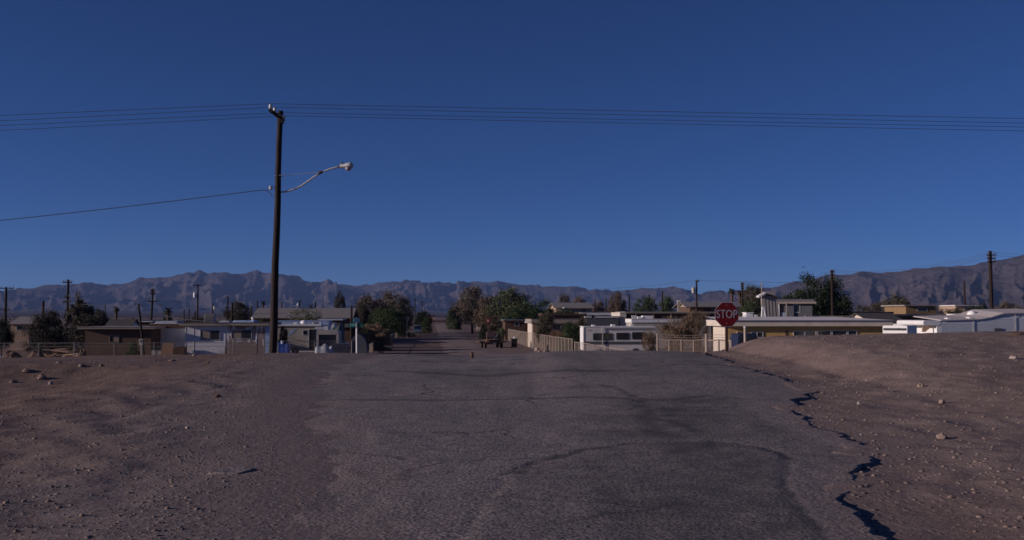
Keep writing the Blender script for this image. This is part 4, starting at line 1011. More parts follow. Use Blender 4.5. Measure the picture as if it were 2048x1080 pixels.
rz_ = y1.location.z+y1['H']
# low slope: pale roof extends back, so show it with a slight pitch
part('roof_crown', MB().add([(-.6,-.6,y1['H']+.004),(y1['W']+.6,-.6,y1['H']+.004),(y1['W']-2.2,4.9,y1['H']+.27),(-.6,4.9,y1['H']+.27)], [(0,1,2,3)]), LILACROOF, y1)
# things on and behind its roof
D_ = 92
q = P(1523, 632, D_); zb = gz(q.x, D_)
t = thing('corrugated_tower', 'leaning ribbed grey tower wall with a white ridge cap behind the yellow building', 'tower', (q.x, D_, zb), R(2))
zt = Zp(589, D_)-zb; zt2 = Zp(594, D_)-zb; w0 = M_(37, D_); 
z0_ = 0
for k in range(10):
    a, b = k/10, (k+.88)/10
    lo_ = lambda s: (w0*s+.10+.1*(1), 0)
    xa0, xb0 = .35+w0*a*.95, .35+w0*b*.95; xa1, xb1 = .06+w0*a*.86, .06+w0*b*.86
    za, zb_ = zt-(zt-zt2)*a, zt-(zt-zt2)*b
    y = -.02 if k % 2 else 0
    part('wall_panel', MB().add([(xa0,y,0),(xb0,y,0),(xb1,y,zb_),(xa1,y,za),(xa0,y+.05,0),(xb0,y+.05,0),(xb1,y+.05,zb_),(xa1,y+.05,za)], [(0,1,2,3),(7,6,5,4),(0,4,5,1),(1,5,6,2),(2,6,7,3),(3,7,4,0)]), CORR, t)
part('core', MB().add([(.36,.06,0),(.34+w0*.94,.06,0),(.05+w0*.85,.06,zt2-.02),(.07,.06,zt-.02),(.36,.5,0),(.34+w0*.94,.5,0),(.05+w0*.85,.5,zt2-.02),(.07,.5,zt-.02)], [(0,1,2,3),(7,6,5,4),(0,4,5,1),(1,5,6,2),(2,6,7,3),(3,7,4,0)]), CORR, t)
part('upper_wall', MB().add([(.25,.6,zt),(w0*.85,.6,zt2),(w0*.85,.6,Zp(582.5,D_)-zb),(.25,.6,Zp(582,D_)-zb),(.25,.9,zt),(w0*.85,.9,zt2),(w0*.85,.9,Zp(582.5,D_)-zb),(.25,.9,Zp(582,D_)-zb)], [(0,1,2,3),(7,6,5,4),(0,4,5,1),(1,5,6,2),(2,6,7,3),(3,7,4,0)]), CORR, t)
cz = lambda y: Zp(y, D_)-zb
part('ridge_cap', MB().prism_y([(-.34,cz(592)),(.30,cz(585)),(.36,cz(587.5)),(-.26,cz(595))], -.3, .62), WHITE, t)
part('eave_strip', MB().prism_y([(.30,cz(586)),(w0*.90,cz(593)),(w0*.90,cz(595.5)),(.30,cz(588.5))], -.16, .58), DARKTRIM, t)
q = P(1522, 563, D_-1)
t = thing('flag_mast', 'thin mast standing beside the ribbed grey tower', 'mast', (q.x, D_-1.2, zb)); part('mast', MB().tube([(0,0,0),(0,0,(q.z-zb)*.72)], .045, 8), GREYROOF, t); part('white_tip', MB().tube([(0,0,(q.z-zb)*.72),(0,0,q.z-zb)], .04, 8), TRIM, t)
h9, u, z = building('small house with a shallow grey roof and dark porch right of the ribbed tower', 1559, 1622, 597.5, 96, 7, DARKGREY, 'gable', GREYROOF, TRIM, .2, .35, rise=.42, wins=((1587,1598,610,624),), gable=WHITE, rot=R(-12.5))
part('white_end', MB().box(-.35, -.01, -.2, 6.8, .3, h9['hw']-.02), WHITE, h9)
part('porch_post', MB().box(u(1571), u(1573), -.5, -.35, 0, h9['hw']), TRIM, h9)
part('porch_screen', MB().box(u(1561), u(1572), -.06, -.02, z(634), z(625)), CARBLUE, h9)
def roofbox(label, x0, x1, y0, D, m, cat, name, depth=.8, top=1.0, yb=638.5):
    Xa, Xb = Xp(x0, D), Xp(x1, D); zt = Zp(y0, D); zb = y1.location.z+y1['H']-.05 if yb is None else Zp(yb, D)
    t = thing(name, label, cat, (Xa, D, zb), STREET_ROT); w = Xb-Xa
    mb = MB(); i = w*(1-top)/2
    mb.add([(0,0,0),(w,0,0),(w,depth,0),(0,depth,0),(i,.05,zt-zb),(w-i,.05,zt-zb),(w-i,depth-.05,zt-zb),(i,depth-.05,zt-zb)], [(0,3,2,1),(4,5,6,7),(0,1,5,4),(1,2,6,5),(2,3,7,6),(3,0,4,7)])
    part('cabinet', mb, m, t); part('lid', MB().box(-.02, w+.02, -.02, depth+.02, zt-zb+.002, zt-zb+.06), m, t)
    for k in range(3): part('louvre', MB().box(-.02, -.002, .1, depth-.1, .12+k*.14, .2+k*.14), GALV, t)
    return t
roofbox('white tapered cooler box on the yellow building roof right of the stop sign', 1492, 1507.5, 626, 83, WHITE, 'cooler', 'rooftop_cooler', 1.0, .86, None)
roofbox('small narrow white box on the yellow building roof', 1510.5, 1516, 631, 83, WHITE, 'vent', 'rooftop_box', .5, .95, None)
t = thing('white_ladder', 'white tapered ladder frame standing against the ribbed tower', 'ladder', (Xp(1522, 90.5), 90.5, Zp(640, 90.5)-.4))
lh = Zp(614, 90.5)-Zp(640, 90.5)+.4
part('rail', MB().tube([(0,0,0),(.14,0,lh)], .07, 6), WHITE, t); part('rail', MB().tube([(.52,0,0),(.26,0,lh)], .07, 6), WHITE, t)
for k in range(6): part('rung', MB().box(.02+.025*k, .50-.05*k, -.04, .04, lh*(k+.6)/6.5, lh*(k+.6)/6.5+.10), WHITE, t)
# dark blue car behind the gate
def car(label, x0, x1, ytop, D, paint, rot=0, L=4.4, name='parked_car', cat='car', plate=True, group=None, tall=True):
    X = Xp((x0+x1)/2, D); zb = gz(X, D); w = M_(x1-x0, D); h = Zp(ytop, D)-zb
    t = thing(name, label, cat, (X, D, zb), rot, group)
    b = h*.24; s = h*.60; hw = w/2
    prof = [(0,b),(-.04,b+.25),(.02,s),(.1,s+.03),(L*.62,s+.02),(L*.95,s-.12),(L,s-.3),(L,b)]
    bd = part('body', MB().prism_x([(y,zv) for y,zv in reversed(prof)], -hw, hw), paint, t)
    gp = [(.12,s+.035),(.38,h-.06),(.6,h),(L*.42,h),(L*.5,h-.05),(L*.64,s+.03)]
    i = w*.07
    ga = [(y,zv) for y,zv in reversed(gp)]; n = len(ga)
    mb = MB(); mb.add([(-hw+(i*.5 if zv < s+.1 else i*1.6), y, zv) for y, zv in ga]+[(hw-(i*.5 if zv < s+.1 else i*1.6), y, zv) for y, zv in ga],
        [tuple(reversed(range(n))), tuple(range(n,2*n))]+[(k,(k+1)%n,(k+1)%n+n,k+n) for k in range(n)])
    part('cabin', mb, paint, t)
    part('rear_window', MB().add([(-hw+i*1.5,.15,s+.08),(hw-i*1.5,.15,s+.08),(hw-i*2.2,.365,h-.12),(-hw+i*2.2,.365,h-.12),(-hw+i*1.5,.11,s+.08),(hw-i*1.5,.11,s+.08),(hw-i*2.2,.325,h-.12),(-hw+i*2.2,.325,h-.12)], [(3,2,1,0),(4,5,6,7),(0,1,5,4),(1,2,6,5),(2,3,7,6),(3,0,4,7)]), GLASS, t)
    for sd in (-1, 1):
        part('side_window', MB().add([(sd*(hw-i*.85),.5,s+.08),(sd*(hw-i*.85),L*.58,s+.08),(sd*(hw-i*1.55),L*.46,h-.1),(sd*(hw-i*1.55),.65,h-.1)], [(0,1,2,3)]), GLASS, t)
        part('tail_light', MB().box(min(sd*hw*.98,sd*hw*.78), max(sd*hw*.98,sd*hw*.78), -.06, -.02, s-.22, s-.05), TAILRED, t)
        for yy in (.85, L-.85):
            wh = part('wheel', MB().tube([(sd*hw*.76,yy,.33),(sd*hw*1.01,yy,.33)], .33, 14), RUBBER, t); part('rim', MB().tube([(sd*hw*1.01,yy,.33),(sd*hw*1.03,yy,.33)], .19, 10), GALV, wh)
        part('door_mirror', MB().box(min(sd*hw,sd*hw*1.13), max(sd*hw,sd*hw*1.13), L*.56, L*.56+.1, s+.05, s+.2), paint, t)
    part('bumper', MB().rbox(-hw*.98, hw*.98, -.13, -.045, b-.04, b+.16, .05), DARKGREY, t)
    part('licence_plate', MB().box(-.16, .16, -.065, -.046, b+.24, b+.40), SIGNWHITE, t)
    return t
car('pale blue grey wagon parked on the left verge seen from behind', 826.5, 842.5, 650.5, 222, CARBLUE, R(4.5))
car('dark blue car parked behind the gate post beside the yellow building', 1474, 1522, 667, 71, CARDARK, R(4))
# ribbed metal trailer at far right with rising roof
D_ = 88
Xa, Xb = Xp(1881, D_), Xp(2110, D_); zb = gz(Xa, D_); W = Xb-Xa
u = lambda x: Xp(x, D_)-Xa
z = lambda y: Zp(y, D_)-zb
t = thing('mobile_home', 'long mobile home with blue grey lap siding at the right frame edge', 'mobile home', (Xa, D_, zb), STREET_ROT)
roofz = lambda x: np.interp(x, [0, u(1960), u(1985), u(2013), W], [z(640), z(638), z(634), z(626), z(624)])
xs2 = [0, u(1960), u(1985), u(2013), W]
part('wall', MB().prism_y([(0.02,0)]+[(W,0)]+[(x,float(roofz(x))-.08) for x in reversed(xs2)][:-1]+[(0.02,float(roofz(0))-.08)], .03, 5), SIDING, t)
nco = 19
for k in range(nco):
    za = .3+k*.20
    xe = 0
    for x in np.linspace(0, W, 60):
        if float(roofz(x))-.1 > za+.19: xe = x; break
    else: continue
    part('siding_plank', MB().add([(xe,-.022,za),(W,-.022,za),(W,.0,za+.188),(xe,.0,za+.188),(xe,.028,za),(W,.028,za),(W,.028,za+.188),(xe,.028,za+.188)], [(0,1,2,3),(7,6,5,4),(0,4,5,1),(1,5,6,2),(2,6,7,3),(3,7,4,0)]), SIDING, t)
for xx in (u(1948), u(2036)): part('joint_strip', MB().box(xx, xx+.06, -.06, -.036, .3, float(roofz(xx))-.1), GALV, t)
rv_ = []; 
for x in xs2: rv_.append((x, float(roofz(x))))
mb = MB(); n = len(rv_)
vs = [(x-.0,-.1,zv-.07) for x,zv in rv_]+[(x,-.1,zv) for x,zv in rv_]+[(x,5,zv-.07+.35) for x,zv in rv_]+[(x,5,zv+.35) for x,zv in rv_]
fs = []
for k in range(n-1): fs += [(k,k+1,n+k+1,n+k),(n+k,n+k+1,3*n+k+1,3*n+k),(2*n+k+1,2*n+k,3*n+k,3*n+k+1),(k+1,k,2*n+k,2*n+k+1)]
mb.add(vs, fs+[(0,n,3*n,2*n),(n-1,3*n-1,4*n-1,2*n-1)]); part('roof', mb, PALEROOF, t)
part('end_cap', MB().rbox(-1.6, -.01, -.02, 5, z(651), z(640.5), .2), WHITE, t)
part('end_panel', MB().box(-.35, -.01, 0, 4.8, .1, z(651.5)), WHITE, t)
part('brace_board', MB().add([(-1.5,.4,z(664)),(-1.2,.4,z(664)),(-.55,.5,z(653)),(-1.4,.5,z(653)),(-1.5,.5,z(664)),(-1.2,.5,z(664)),(-.55,.6,z(653)),(-1.4,.6,z(653))], [(0,1,2,3),(7,6,5,4),(0,4,5,1),(1,5,6,2),(2,6,7,3),(3,7,4,0)]), LUMBER, t)
for (xa, xb_, y0) in ((1905,1913,635.5),(1951,1958,634)): part('roof_vent', MB().rbox(u(xa), u(xb_), .8, 1.4, float(roofz(u(xa)))+.02, z(y0), .06), WHITE, t)
part('roof_dome', MB().lathe([(.42,0),(.44,.1),(.34,.3),(.1,.42)], (u(1990), 3.4, z(630)), 12), WHITE, t, True)
part('window', MB().box(u(1992), u(2008), -.07, -.04, z(661.5), z(656.5)), DARKGREY, t)
# white sunlit trailer left of it
D_ = 86
t, u, z = building('small pale trailer just left of the bright end of the mobile home', 1806, 1842, 648, 92, 8, SIDING, 'flat', PALEROOF, WHITE, .15, .08, name='trailer', cat='trailer')
def lit_end(label, x0, x1, y0, D):
    Xa = Xp(x0, D); w = Xp(x1, D)-Xa; zb = gz(Xa, D); h = Zp(y0, D)-zb
    t = thing('box_trailer', label, 'trailer', (Xa, D, zb), R(-38))
    part('body', MB().rbox(0, w*1.25, 0, 2.2, .4, h, .08), WHITE, t)
    hz0 = Zp(659.5, D)-zb
    part('dark_band', MB().box(.05, w*1.25-.05, -.02, -.002, hz0-.04, hz0+.12), BLACKPLASTIC, t)
    part('door_seam', MB().box(w*.78, w*.86, -.022, -.002, hz0+.13, h-.15), DARKGREY, t)
    for xx in (.4, w*.9):
        wv = part('wheel', MB().tube([(xx,-.02,.33),(xx,.2,.33)], .33, 12), RUBBER, t)
    return t
lit_end('gleaming white box trailer facing the sun between the yellow building and the mobile home', 1765, 1803, 651, 69)
# houses further back at right
building('long dark flat building with a whitish roof edge behind the yellow building end', 1726, 1784, 623.5, 150, 8, DARKTRIM, 'flat', PALEROOF, DARKTRIM, .3, .3)
building('dark shingled gable roof just behind the yellow building end', 1752, 1815, 625.5, 118, 10, DARKTRIM, 'gable', DARKROOF, DARKTRIM, .3, .4, rise=1.3, gable=CREAM)
building('tan house with a thin flat white roof below the mountains at right', 1812, 1874, 610, 170, 8, OCHRE, 'flat', PALEROOF, TRIM, .18, .45, wins=((1836,1856,616,622),))
building('low flat house with a pale roof below the tan house', 1788, 1880, 628, 150, 6, DARKTRIM, 'flat', PALEROOF, TRIM, .3, .4)
building('pinkish house corner showing among dark shrubs at right', 1912, 1962, 610, 210, 8, TAN, 'flat', PALEROOF, WHITE, .2, .4, wins=((1930,1945,615,620),))
building('small tan shed with a white edge behind the gleaming trailer', 1800, 1838, 640, 120, 5, TAN, 'flat', DARKROOF, WHITE, .25, .3, name='shed', cat='shed', wins=((1824,1834,645,650),))
building('long flat trailer roof showing behind the mobile home', 1930, 2060, 627.5, 118, 4, WHITE, 'flat', PALEROOF, WHITE, .3, .1, name='trailer', cat='trailer')
building('low brown house at the far end of the street', 854, 870, 630, 700, 14, TAN, 'flat', GREYROOF, DARKTRIM, .6, .6)
tF = thing('plank_fence', 'long dark fence line across the far end of the street', 'fence', (Xp(840, 640), 640, gz(Xp(840,640), 640)))
wF = Xp(905, 640)-Xp(840, 640)
part('board_run', MB().box(0, wF, -.1, .1, .3, 1.5), DARKTRIM, tF)
for k in range(8): part('post', MB().box(wF*k/7-.1, wF*k/7+.1, -.3, -.11, 0, 1.6), DARKTRIM, tF)
# dark log rail along the back of the yellow roof
D_ = 92
t = thing('rail_fence', 'low lumber rail with short posts behind the right half of the yellow roof', 'fence', (Xp(1610, D_), D_, gz(Xp(1610,D_), D_)), STREET_ROT)
zz_ = Zp(631.5, D_)-gz(Xp(1610,D_), D_); L = M_(102, D_)
part('rail', MB().box(0, L, -.06, .06, zz_-.1, zz_), TRIM, t); part('rail', MB().box(0, L, -.06, .06, zz_-.42, zz_-.34), DARKTRIM, t)
for k in range(9): part('post', MB().box(k*L/8.1, k*L/8.1+.12, .062, .16, 0, zz_-.02), TRIM, t)
pebm = mat('desert_pebbles', (.22,.16,.135), .95, .5, 7, dirt=.0, bmp=.3); palem = mat('pale_pebbles', (.38,.30,.26), .95, .3, 7, dirt=0)
# ------------------------------------------------------------------ fences
def fence(label, pts, h, gap, slats=False, barbed=False, pr=.045, mid=False, group=None, zoff=0, postm=None, mesh=True, sag=0, wd=.005):
    """pts: ground points (X, Y); each post, rail and panel is a part, the woven wire one joined part"""
    P0 = Vector((pts[0][0], pts[0][1], gz(*pts[0])+zoff))
    t = thing('wire_fence', label, 'fence', P0, 0, group)
    postm = postm or FENCEPOST; rng = random.Random(int(abs(P0.x*100)))
    wv = MB(); 
    for (a, b) in zip(pts[:-1], pts[1:]):
        L = math.hypot(b[0]-a[0], b[1]-a[1]); n = max(1, round(L/gap)); d = ((b[0]-a[0])/L, (b[1]-a[1])/L)
        tops = []
        for k in range(n+1):
            X, Y = a[0]+d[0]*L*k/n, a[1]+d[1]*L*k/n; zg = gz(X, Y)+zoff-P0.z
            hh = h+rng.uniform(-.03,.03)-sag*math.sin(k/n*math.pi)
            tops.append((X-P0.x, Y-P0.y, zg, zg+hh))
            if k < n or b is pts[-1]:
                lx = rng.uniform(-.03,.03)
                part('post', MB().tube([(X-P0.x,Y-P0.y,zg-.4),(X-P0.x+lx,Y-P0.y,zg+hh+(.35 if barbed and k % 4 == 0 else .05))], pr*(1.5 if k in (0, n) else 1), 7), postm, t)
        part('top_rail', MB().tube([(p[0],p[1],p[3]) for p in tops], pr*.8, 6), postm, t)
        if mid: part('mid_rail', MB().tube([(p[0],p[1],p[2]+h*(.55 if mid is True else mid)) for p in tops], pr*.6, 5), postm, t)
        if barbed:
            for dz in (.16, .30): part('barbed_wire', MB().tube([(p[0],p[1],p[3]+dz) for p in tops], .012, 4), postm, t)
        if mesh:
            for p, q in zip(tops[:-1], tops[1:]):
                l = math.hypot(q[0]-p[0], q[1]-p[1]); m = max(2, int(l/.115)); nx, ny = -d[1]*.004, d[0]*.004
                hgt = h-.05
                for sgn in (1, -1):
                    for j in range(-int(hgt/.115)-1, m+int(hgt/.115)+1):
                        x0 = j*.115; za, zb = 0, hgt; xa, xb = x0, x0+sgn*hgt
                        lo, hi = 0, l
                        def clip(xa, za, xb, zb):
                            if xa == xb: return None
                            t0, t1 = 0., 1.
                            ta, tb = (lo-xa)/(xb-xa), (hi-xa)/(xb-xa)
                            if ta > tb: ta, tb = tb, ta
                            t0, t1 = max(t0, ta), min(t1, tb)
                            if t1 <= t0+.02: return None
                            return xa+(xb-xa)*t0, za+(zb-za)*t0, xa+(xb-xa)*t1, za+(zb-za)*t1
                        c = clip(xa, za, xb, zb)
                        if not c: continue
                        f = lambda x, zz, o: (p[0]+d[0]*x+nx*o*sgn, p[1]+d[1]*x+ny*o*sgn, p[2]+.03+(q[2]-p[2])*x/l+zz)
                        v0, v1 = f(c[0], c[1], 1), f(c[2], c[3], 1)
                        dx_, dy_ = -d[1]*wd*.8, d[0]*wd*.8
                        a_, b_ = Vector(v0), Vector(v1); up = Vector((0,0,wd)); sd = Vector((dx_, dy_, 0))
                        wv.add([a_-up, b_-up, a_+sd, b_+sd, a_+up, b_+up, a_-sd, b_-sd], [(0,1,3,2),(2,3,5,4),(4,5,7,6),(6,7,1,0)])
    if mesh: part('woven_wire', wv, LINK, t)['kind'] = 'stuff'
    return t
def sidept(Y, off): return (ctr(Y)+off, Y)
FR = 9.1
fence('tan wire fence panels along the right verge running down to the motorhome', [sidept(176, FR), sidept(150, FR), sidept(118, FR), sidept(96, FR+.2)], 1.95, 2.4, pr=.035, wd=.0022)
fence('nearer leaning run of tan wire fence beside the cream motorhome', [sidept(95, FR+.3), sidept(80, FR+.6), sidept(70, FR+.6)], 1.75, 2.4, pr=.035, wd=.0022)
fence('tall pale wire fence with barbed strands facing the road left of the stop sign', [(Xp(1314, 63), 63), (Xp(1411, 62), 62)], 2.0, .68, barbed=True, pr=.04, zoff=.75, sag=.06, wd=.011)
fence('short pale fence stub beside the tall barbed fence', [(Xp(1305, 63.6), 63.6), (Xp(1313, 63.2), 63.2)], 1.15, .5, pr=.05, zoff=.55, mesh=False)
fence('pale pipe gate and fence posts just behind the stop sign', [(Xp(1413, 58.5), 58.5), (Xp(1462, 57.6), 57.6)], 2.05, .72, barbed=True, pr=.06, zoff=.75, mid=True, sag=.02, wd=.007)
q = P(1490, 655, 60); zg = gz(q.x, 60)
t = thing('gate_post', 'thick pale gate post standing alone right of the stop sign', 'post', (q.x, 60, zg))
part('post', MB().tube([(0,0,-.4),(0,0,q.z-zg)], .085, 10), FENCEPOST, t); part('cap', MB().lathe([(.10,0),(.10,.04),(.03,.1)], (0,0,q.z-zg+.002), 10), GALV, t)
part('cable', MB().tube([(-.9,.2,q.z-zg-.35),(-.45,.1,q.z-zg-.5),(0,0,q.z-zg-.25)], .012, 4), WIREM, t)
DF = 83
fence('long rusty wire fence in front of the bungalow and white houses at left', [(Xp(-60, DF), DF), (Xp(150, DF), DF), (Xp(540, DF), DF+1)], Zp(686.5, DF)-gz(Xp(200, DF), DF), 3.0, pr=.03, postm=FENCEGREY, mesh=True, mid=.86, wd=.0018)
fence('grey wire fence in front of the tarpaulins and camper right of the tall pole', [(Xp(556, DF), DF), (Xp(700, DF), DF+1)], Zp(682.5, DF)-gz(Xp(640, DF), DF), 2.6, pr=.03, postm=FENCEGREY, mid=.80, wd=.0018)
fence('wire fence under the trees along the left verge', [sidept(112, -11.2), sidept(160, -11.2), sidept(205, -11)], 1.05, 3.2, pr=.026, postm=FENCEGREY, wd=.002)
fence('distant pale fence under the large tamarisk on the right verge', [sidept(195, FR+.2), sidept(250, FR+.2), sidept(300, FR)], 1.6, 3.5, pr=.07, mesh=False, mid=True)
# board screen beside the yield sign
D_ = 168; X = Xp(973, D_); zg = gz(X, D_)
t = thing('board_screen', 'sunlit tan board screen just right of the yield sign', 'fence', (X, D_, zg), R(20))
for k in range(6): part('board', MB().box(k*.26, k*.26+.245, -.03, .03 if k % 2 else .02, 0, 1.55+.05*(k % 3)), LUMBER, t)
part('rail', MB().box(0, 1.55, .032, .10, 1.2, 1.32), TRIM, t)
for i, (off, lab) in enumerate(((-11.0, 'weathered board fence under the trees on the left verge beyond the bin'), )):
    X, Y = sidept(165, off); t = thing('board_fence', lab, 'fence', (X, Y, gz(X, Y)), R(90)+R(4.5))
    for k in range(26): part('board', MB().box(k*.5, k*.5+.44, -.03, .03, 0, .95+.12*((k*7) % 3)), TRIM if k % 3 else LUMBER, t)
    part('rail', MB().box(0, 13, .032, .1, .6, .7), TRIM, t)

# ------------------------------------------------------------------ things along the street
D_ = 131; X = Xp(989, D_); zg = gz(X, D_)
t = thing('flatbed_trailer', 'rusty flatbed trailer loaded with junk on the right verge', 'trailer', (X, D_, zg), R(14))
part('deck', MB().box(-1.15, 1.15, 0, 4.2, .72, .84), DARKTRIM, t)
part('side_board', MB().box(-1.9, -1.16, .4, 3.4, .74, .86), RUST, t); part('side_board', MB().box(1.16, 1.9, .4, 3.4, .74, .86), RUST, t)
part('rear_frame', MB().box(-1.1, 1.1, -.06, -.002, .50, .70), RUST, t); part('licence_plate', MB().box(-.2, .25, -.085, -.062, .52, .66), GALV, t)
for s in (-1, 1):
    w_ = part('wheel', MB().tube([(s*.95,.7,.40),(s*1.22,.7,.40)], .40, 14), RUBBER, t); part('rim', MB().tube([(s*1.22,.7,.4),(s*1.25,.7,.4)], .2, 10), RUST, w_)
    part('wheel', MB().tube([(s*.95,2.9,.40),(s*1.22,2.9,.40)], .40, 14), RUBBER, t)
    part('stake', MB().box(s*.9-.04, s*.9+.04, .0, .08, .842, 1.55), RUST, t)
part('stake_rail', MB().box(-.95, .95, -.03, -.001, 1.28, 1.40), RUST, t); part('stake_rail', MB().box(-.95, .95, -.03, -.001, .98, 1.08), RUST, t)
part('drawbar', MB().tube([(0,4.2,.7),(0,5.6,.55)], .07, 6), RUST, t)
mound('black bagged heap on top of the flatbed trailer', 996, 663, 18, 132.5, BLACKPLASTIC, 7).location.z += 0
o = bpy.data.objects['junk_heap.003'] if 'junk_heap.003' in bpy.data.objects else None
if o: o.location.z = zg+.86; o.scale = (1, 1, .42)
t = thing('timber_bundle', 'bundle of brown timbers lying on the flatbed trailer', 'timber', (X, D_+.6, zg+.842), R(14))
for k in range(5): part('timber', MB().box(-.75+.3*k, -.5+.3*k, .1+.1*k, 3+.1*k, 0, .22+.05*(k % 2)), RUST, t)
def bin_(label, x, y0, y1, D, group=None):
    X = Xp(x, D); zg = gz(X, D); h = M_(y1-y0, D)
    t = thing('wheelie_bin', label, 'bin', (X, D, zg), R(5)); w = h*.34
    part('body', MB().add([(-w*.8,-w*.8,.08),(w*.8,-w*.8,.08),(w*.8,w*.8,.08),(-w*.8,w*.8,.08),(-w,-w,h*.9),(w,-w,h*.9),(w,w,h*.9),(-w,w,h*.9)], [(0,3,2,1),(4,5,6,7),(0,1,5,4),(1,2,6,5),(2,3,7,6),(3,0,4,7)]), BLACKPLASTIC, t)
    part('lid', MB().prism_x([(-w*1.1,h*.9+.002),(w*1.1,h*.9+.002),(w*1.05,h*.97),(0,h),(-w*1.05,h*.94)], -w*1.06, w*1.06), BLACKPLASTIC, t)
    for s in (-1, 1): part('wheel', MB().tube([(s*w*.75,w*.8,.1),(s*w*.95,w*.8,.1)], .1, 10), RUBBER, t)
    part('handle', MB().tube([(-w*.8,w*1.15,h*.86),(w*.8,w*1.15,h*.86)], .025, 6), BLACKPLASTIC, t)
bin_('black wheeled bin beside the wire fence on the right verge', 1028.5, 668, 686, 134)
bin_('dark bin at the left verge under the green tree', 779, 671, 690, 140)
t = thing('lidded_pail', 'small shiny pale pail standing on the black wheeled bin', 'pail', (Xp(1029, 133.9), 133.9, gz(Xp(1029,134),134)+1.21))
part('body', MB().lathe([(.14,0),(.17,.2),(.1,.26),(.02,.28)], n=10), CERAMIC, t)
D_ = 112; X = Xp(1095, D_); zg = gz(X, D_)
t = thing('traffic_post', 'dark bollard on a pale rock base at the end of the right fence', 'bollard', (X, D_, zg))
part('base', MB().lathe([(.42,0),(.40,.2),(.22,.34),(.12,.38)], n=9), RUBBER, t); part('post', MB().lathe([(.10,.382),(.085,.9),(.05,.98)], n=8), BLACKPLASTIC, t)
def rock(label, x, D, w, h, seed, m=ROCKM, group=None, onroad=False):
    rng = random.Random(seed); X = Xp(x, D); bm = bmesh.new(); bmesh.ops.create_icosphere(bm, subdivisions=2, radius=1)
    for v in bm.verts:
        n = v.co.normalized(); k = 1+.28*float(fbm(np.array([n.x*1.6+seed]), np.array([n.y*1.6+n.z*1.3]), 3)[0])*2; v.co = Vector((n.x*w/2*k, n.y*w/2*.8*k, max(n.z, -.35)*h*.75*k))
    me = bpy.data.meshes.new('rock'); bm.to_mesh(me); bm.free()
    zg = float(base(X, D)) if onroad else gz(X, D)
    o = link('rock', me, m); o.location = (X, D, zg+h*.1); o.rotation_euler = (0,0,rng.uniform(0,6)); return tag(o, label, 'rock', group)
rock('pinkish rock at the foot of the bollard beside the right fence', 1090, 110.5, .7, .45, 1)
rock('pair rock, the paler one against the right fence', 1074, 120, .7, .55, 2); rock('small orange lit stone in front of the paler rock by the right fence', 1079, 117, .45, .3, 3)
def grock(label, x, y, wpx, hpx, seed, m=ROCKM, group=None):
    X, Y = gpt(x, y); return rock(label, x, Y, M_(wpx, Y), M_(hpx, Y), seed, m, group)
grock('orange brown rock casting a shadow on the right dirt bank', 1838, 774, 15, 10, 11)
grock('dark rounded rock on the right dirt bank below the orange one', 1880, 806, 13, 10, 12)
grock('dark flat clod at the far end of the asphalt near the stop sign', 1412, 709, 26, 6, 13, DARKTRIM)
grock('low dark clod on the crest left of the barbed fence', 1340, 703, 10, 4, 14, DARKTRIM)
grock('dark low lump standing in for a shadow gash on the bank at the right frame edge', 2034, 671, 34, 7, 15, DARKTRIM)  # added dark lump, its colour stands in for a shadowed gash
grock('pale flat stone high on the right dirt bank', 2026, 718, 16, 7, 16, palem)
grock('wide broken slab of clods on the right bank', 1880, 872, 24, 10, 17)
grock('pale stone beside the asphalt on the right dirt', 1715, 806, 9, 7, 18, BEIGE)
grock('dark stone on the left slope above the gravel', 437, 792, 14, 8, 19, DARKTRIM)
grock('pale stone in the left gravel', 378, 854, 9, 6, 20, palem)
grock('pale stone by the cut bank at left', 105, 749, 10, 8, 21, palem)
grock('pale small stone on the left track', 389, 712, 8, 4, 22, palem)
grock('dark clod on the edge of the left track', 415, 725, 12, 6, 23, DARKTRIM)
for k, (x, y, w, h) in enumerate(((60,735,60,16),(85,741,46,18),(165,732,34,12),(205,733,26,10),(30,745,40,14),(120,728,30,8),(346,721,44,9))):
    X, Y = gpt(x, y); o = rock(['widest dark earth clod on the cut bank at left', 'second dark clod from the left, low on the cut bank', 'rightmost dark clod pair piece on the cut bank, nearer one', 'small dark clod on the right end of the left cut bank', 'leftmost lower dark clod on the cut bank', 'dark clod near the track edge on the cut bank', 'flat earth clod lying on the left track near the white houses'][k], x, Y, M_(w, Y)*.42, M_(h, Y)*.5, 30+k, DIRT, 'earth clods on the left cut bank')
# slab of asphalt broken off at the lower left
sx_, sy_ = gpt(468, 940)
solo('asphalt_slab', MB().add([(-.22,-.12,-.05),(.10,-.16,-.05),(.20,.04,-.05),(.06,.20,-.05),(-.12,.15,-.05),(-.22,-.12,.02),(.10,-.16,.01),(.20,.04,.02),(.06,.20,.03),(-.12,.15,.025)],
     [(4,3,2,1,0),(5,6,7,8,9),(0,1,6,5),(1,2,7,6),(2,3,8,7),(3,4,9,8),(4,0,5,9)]), ASPH, 'broken slab of asphalt at the lower left road edge', 'slab', (sx_, sy_, gz(sx_, sy_)))

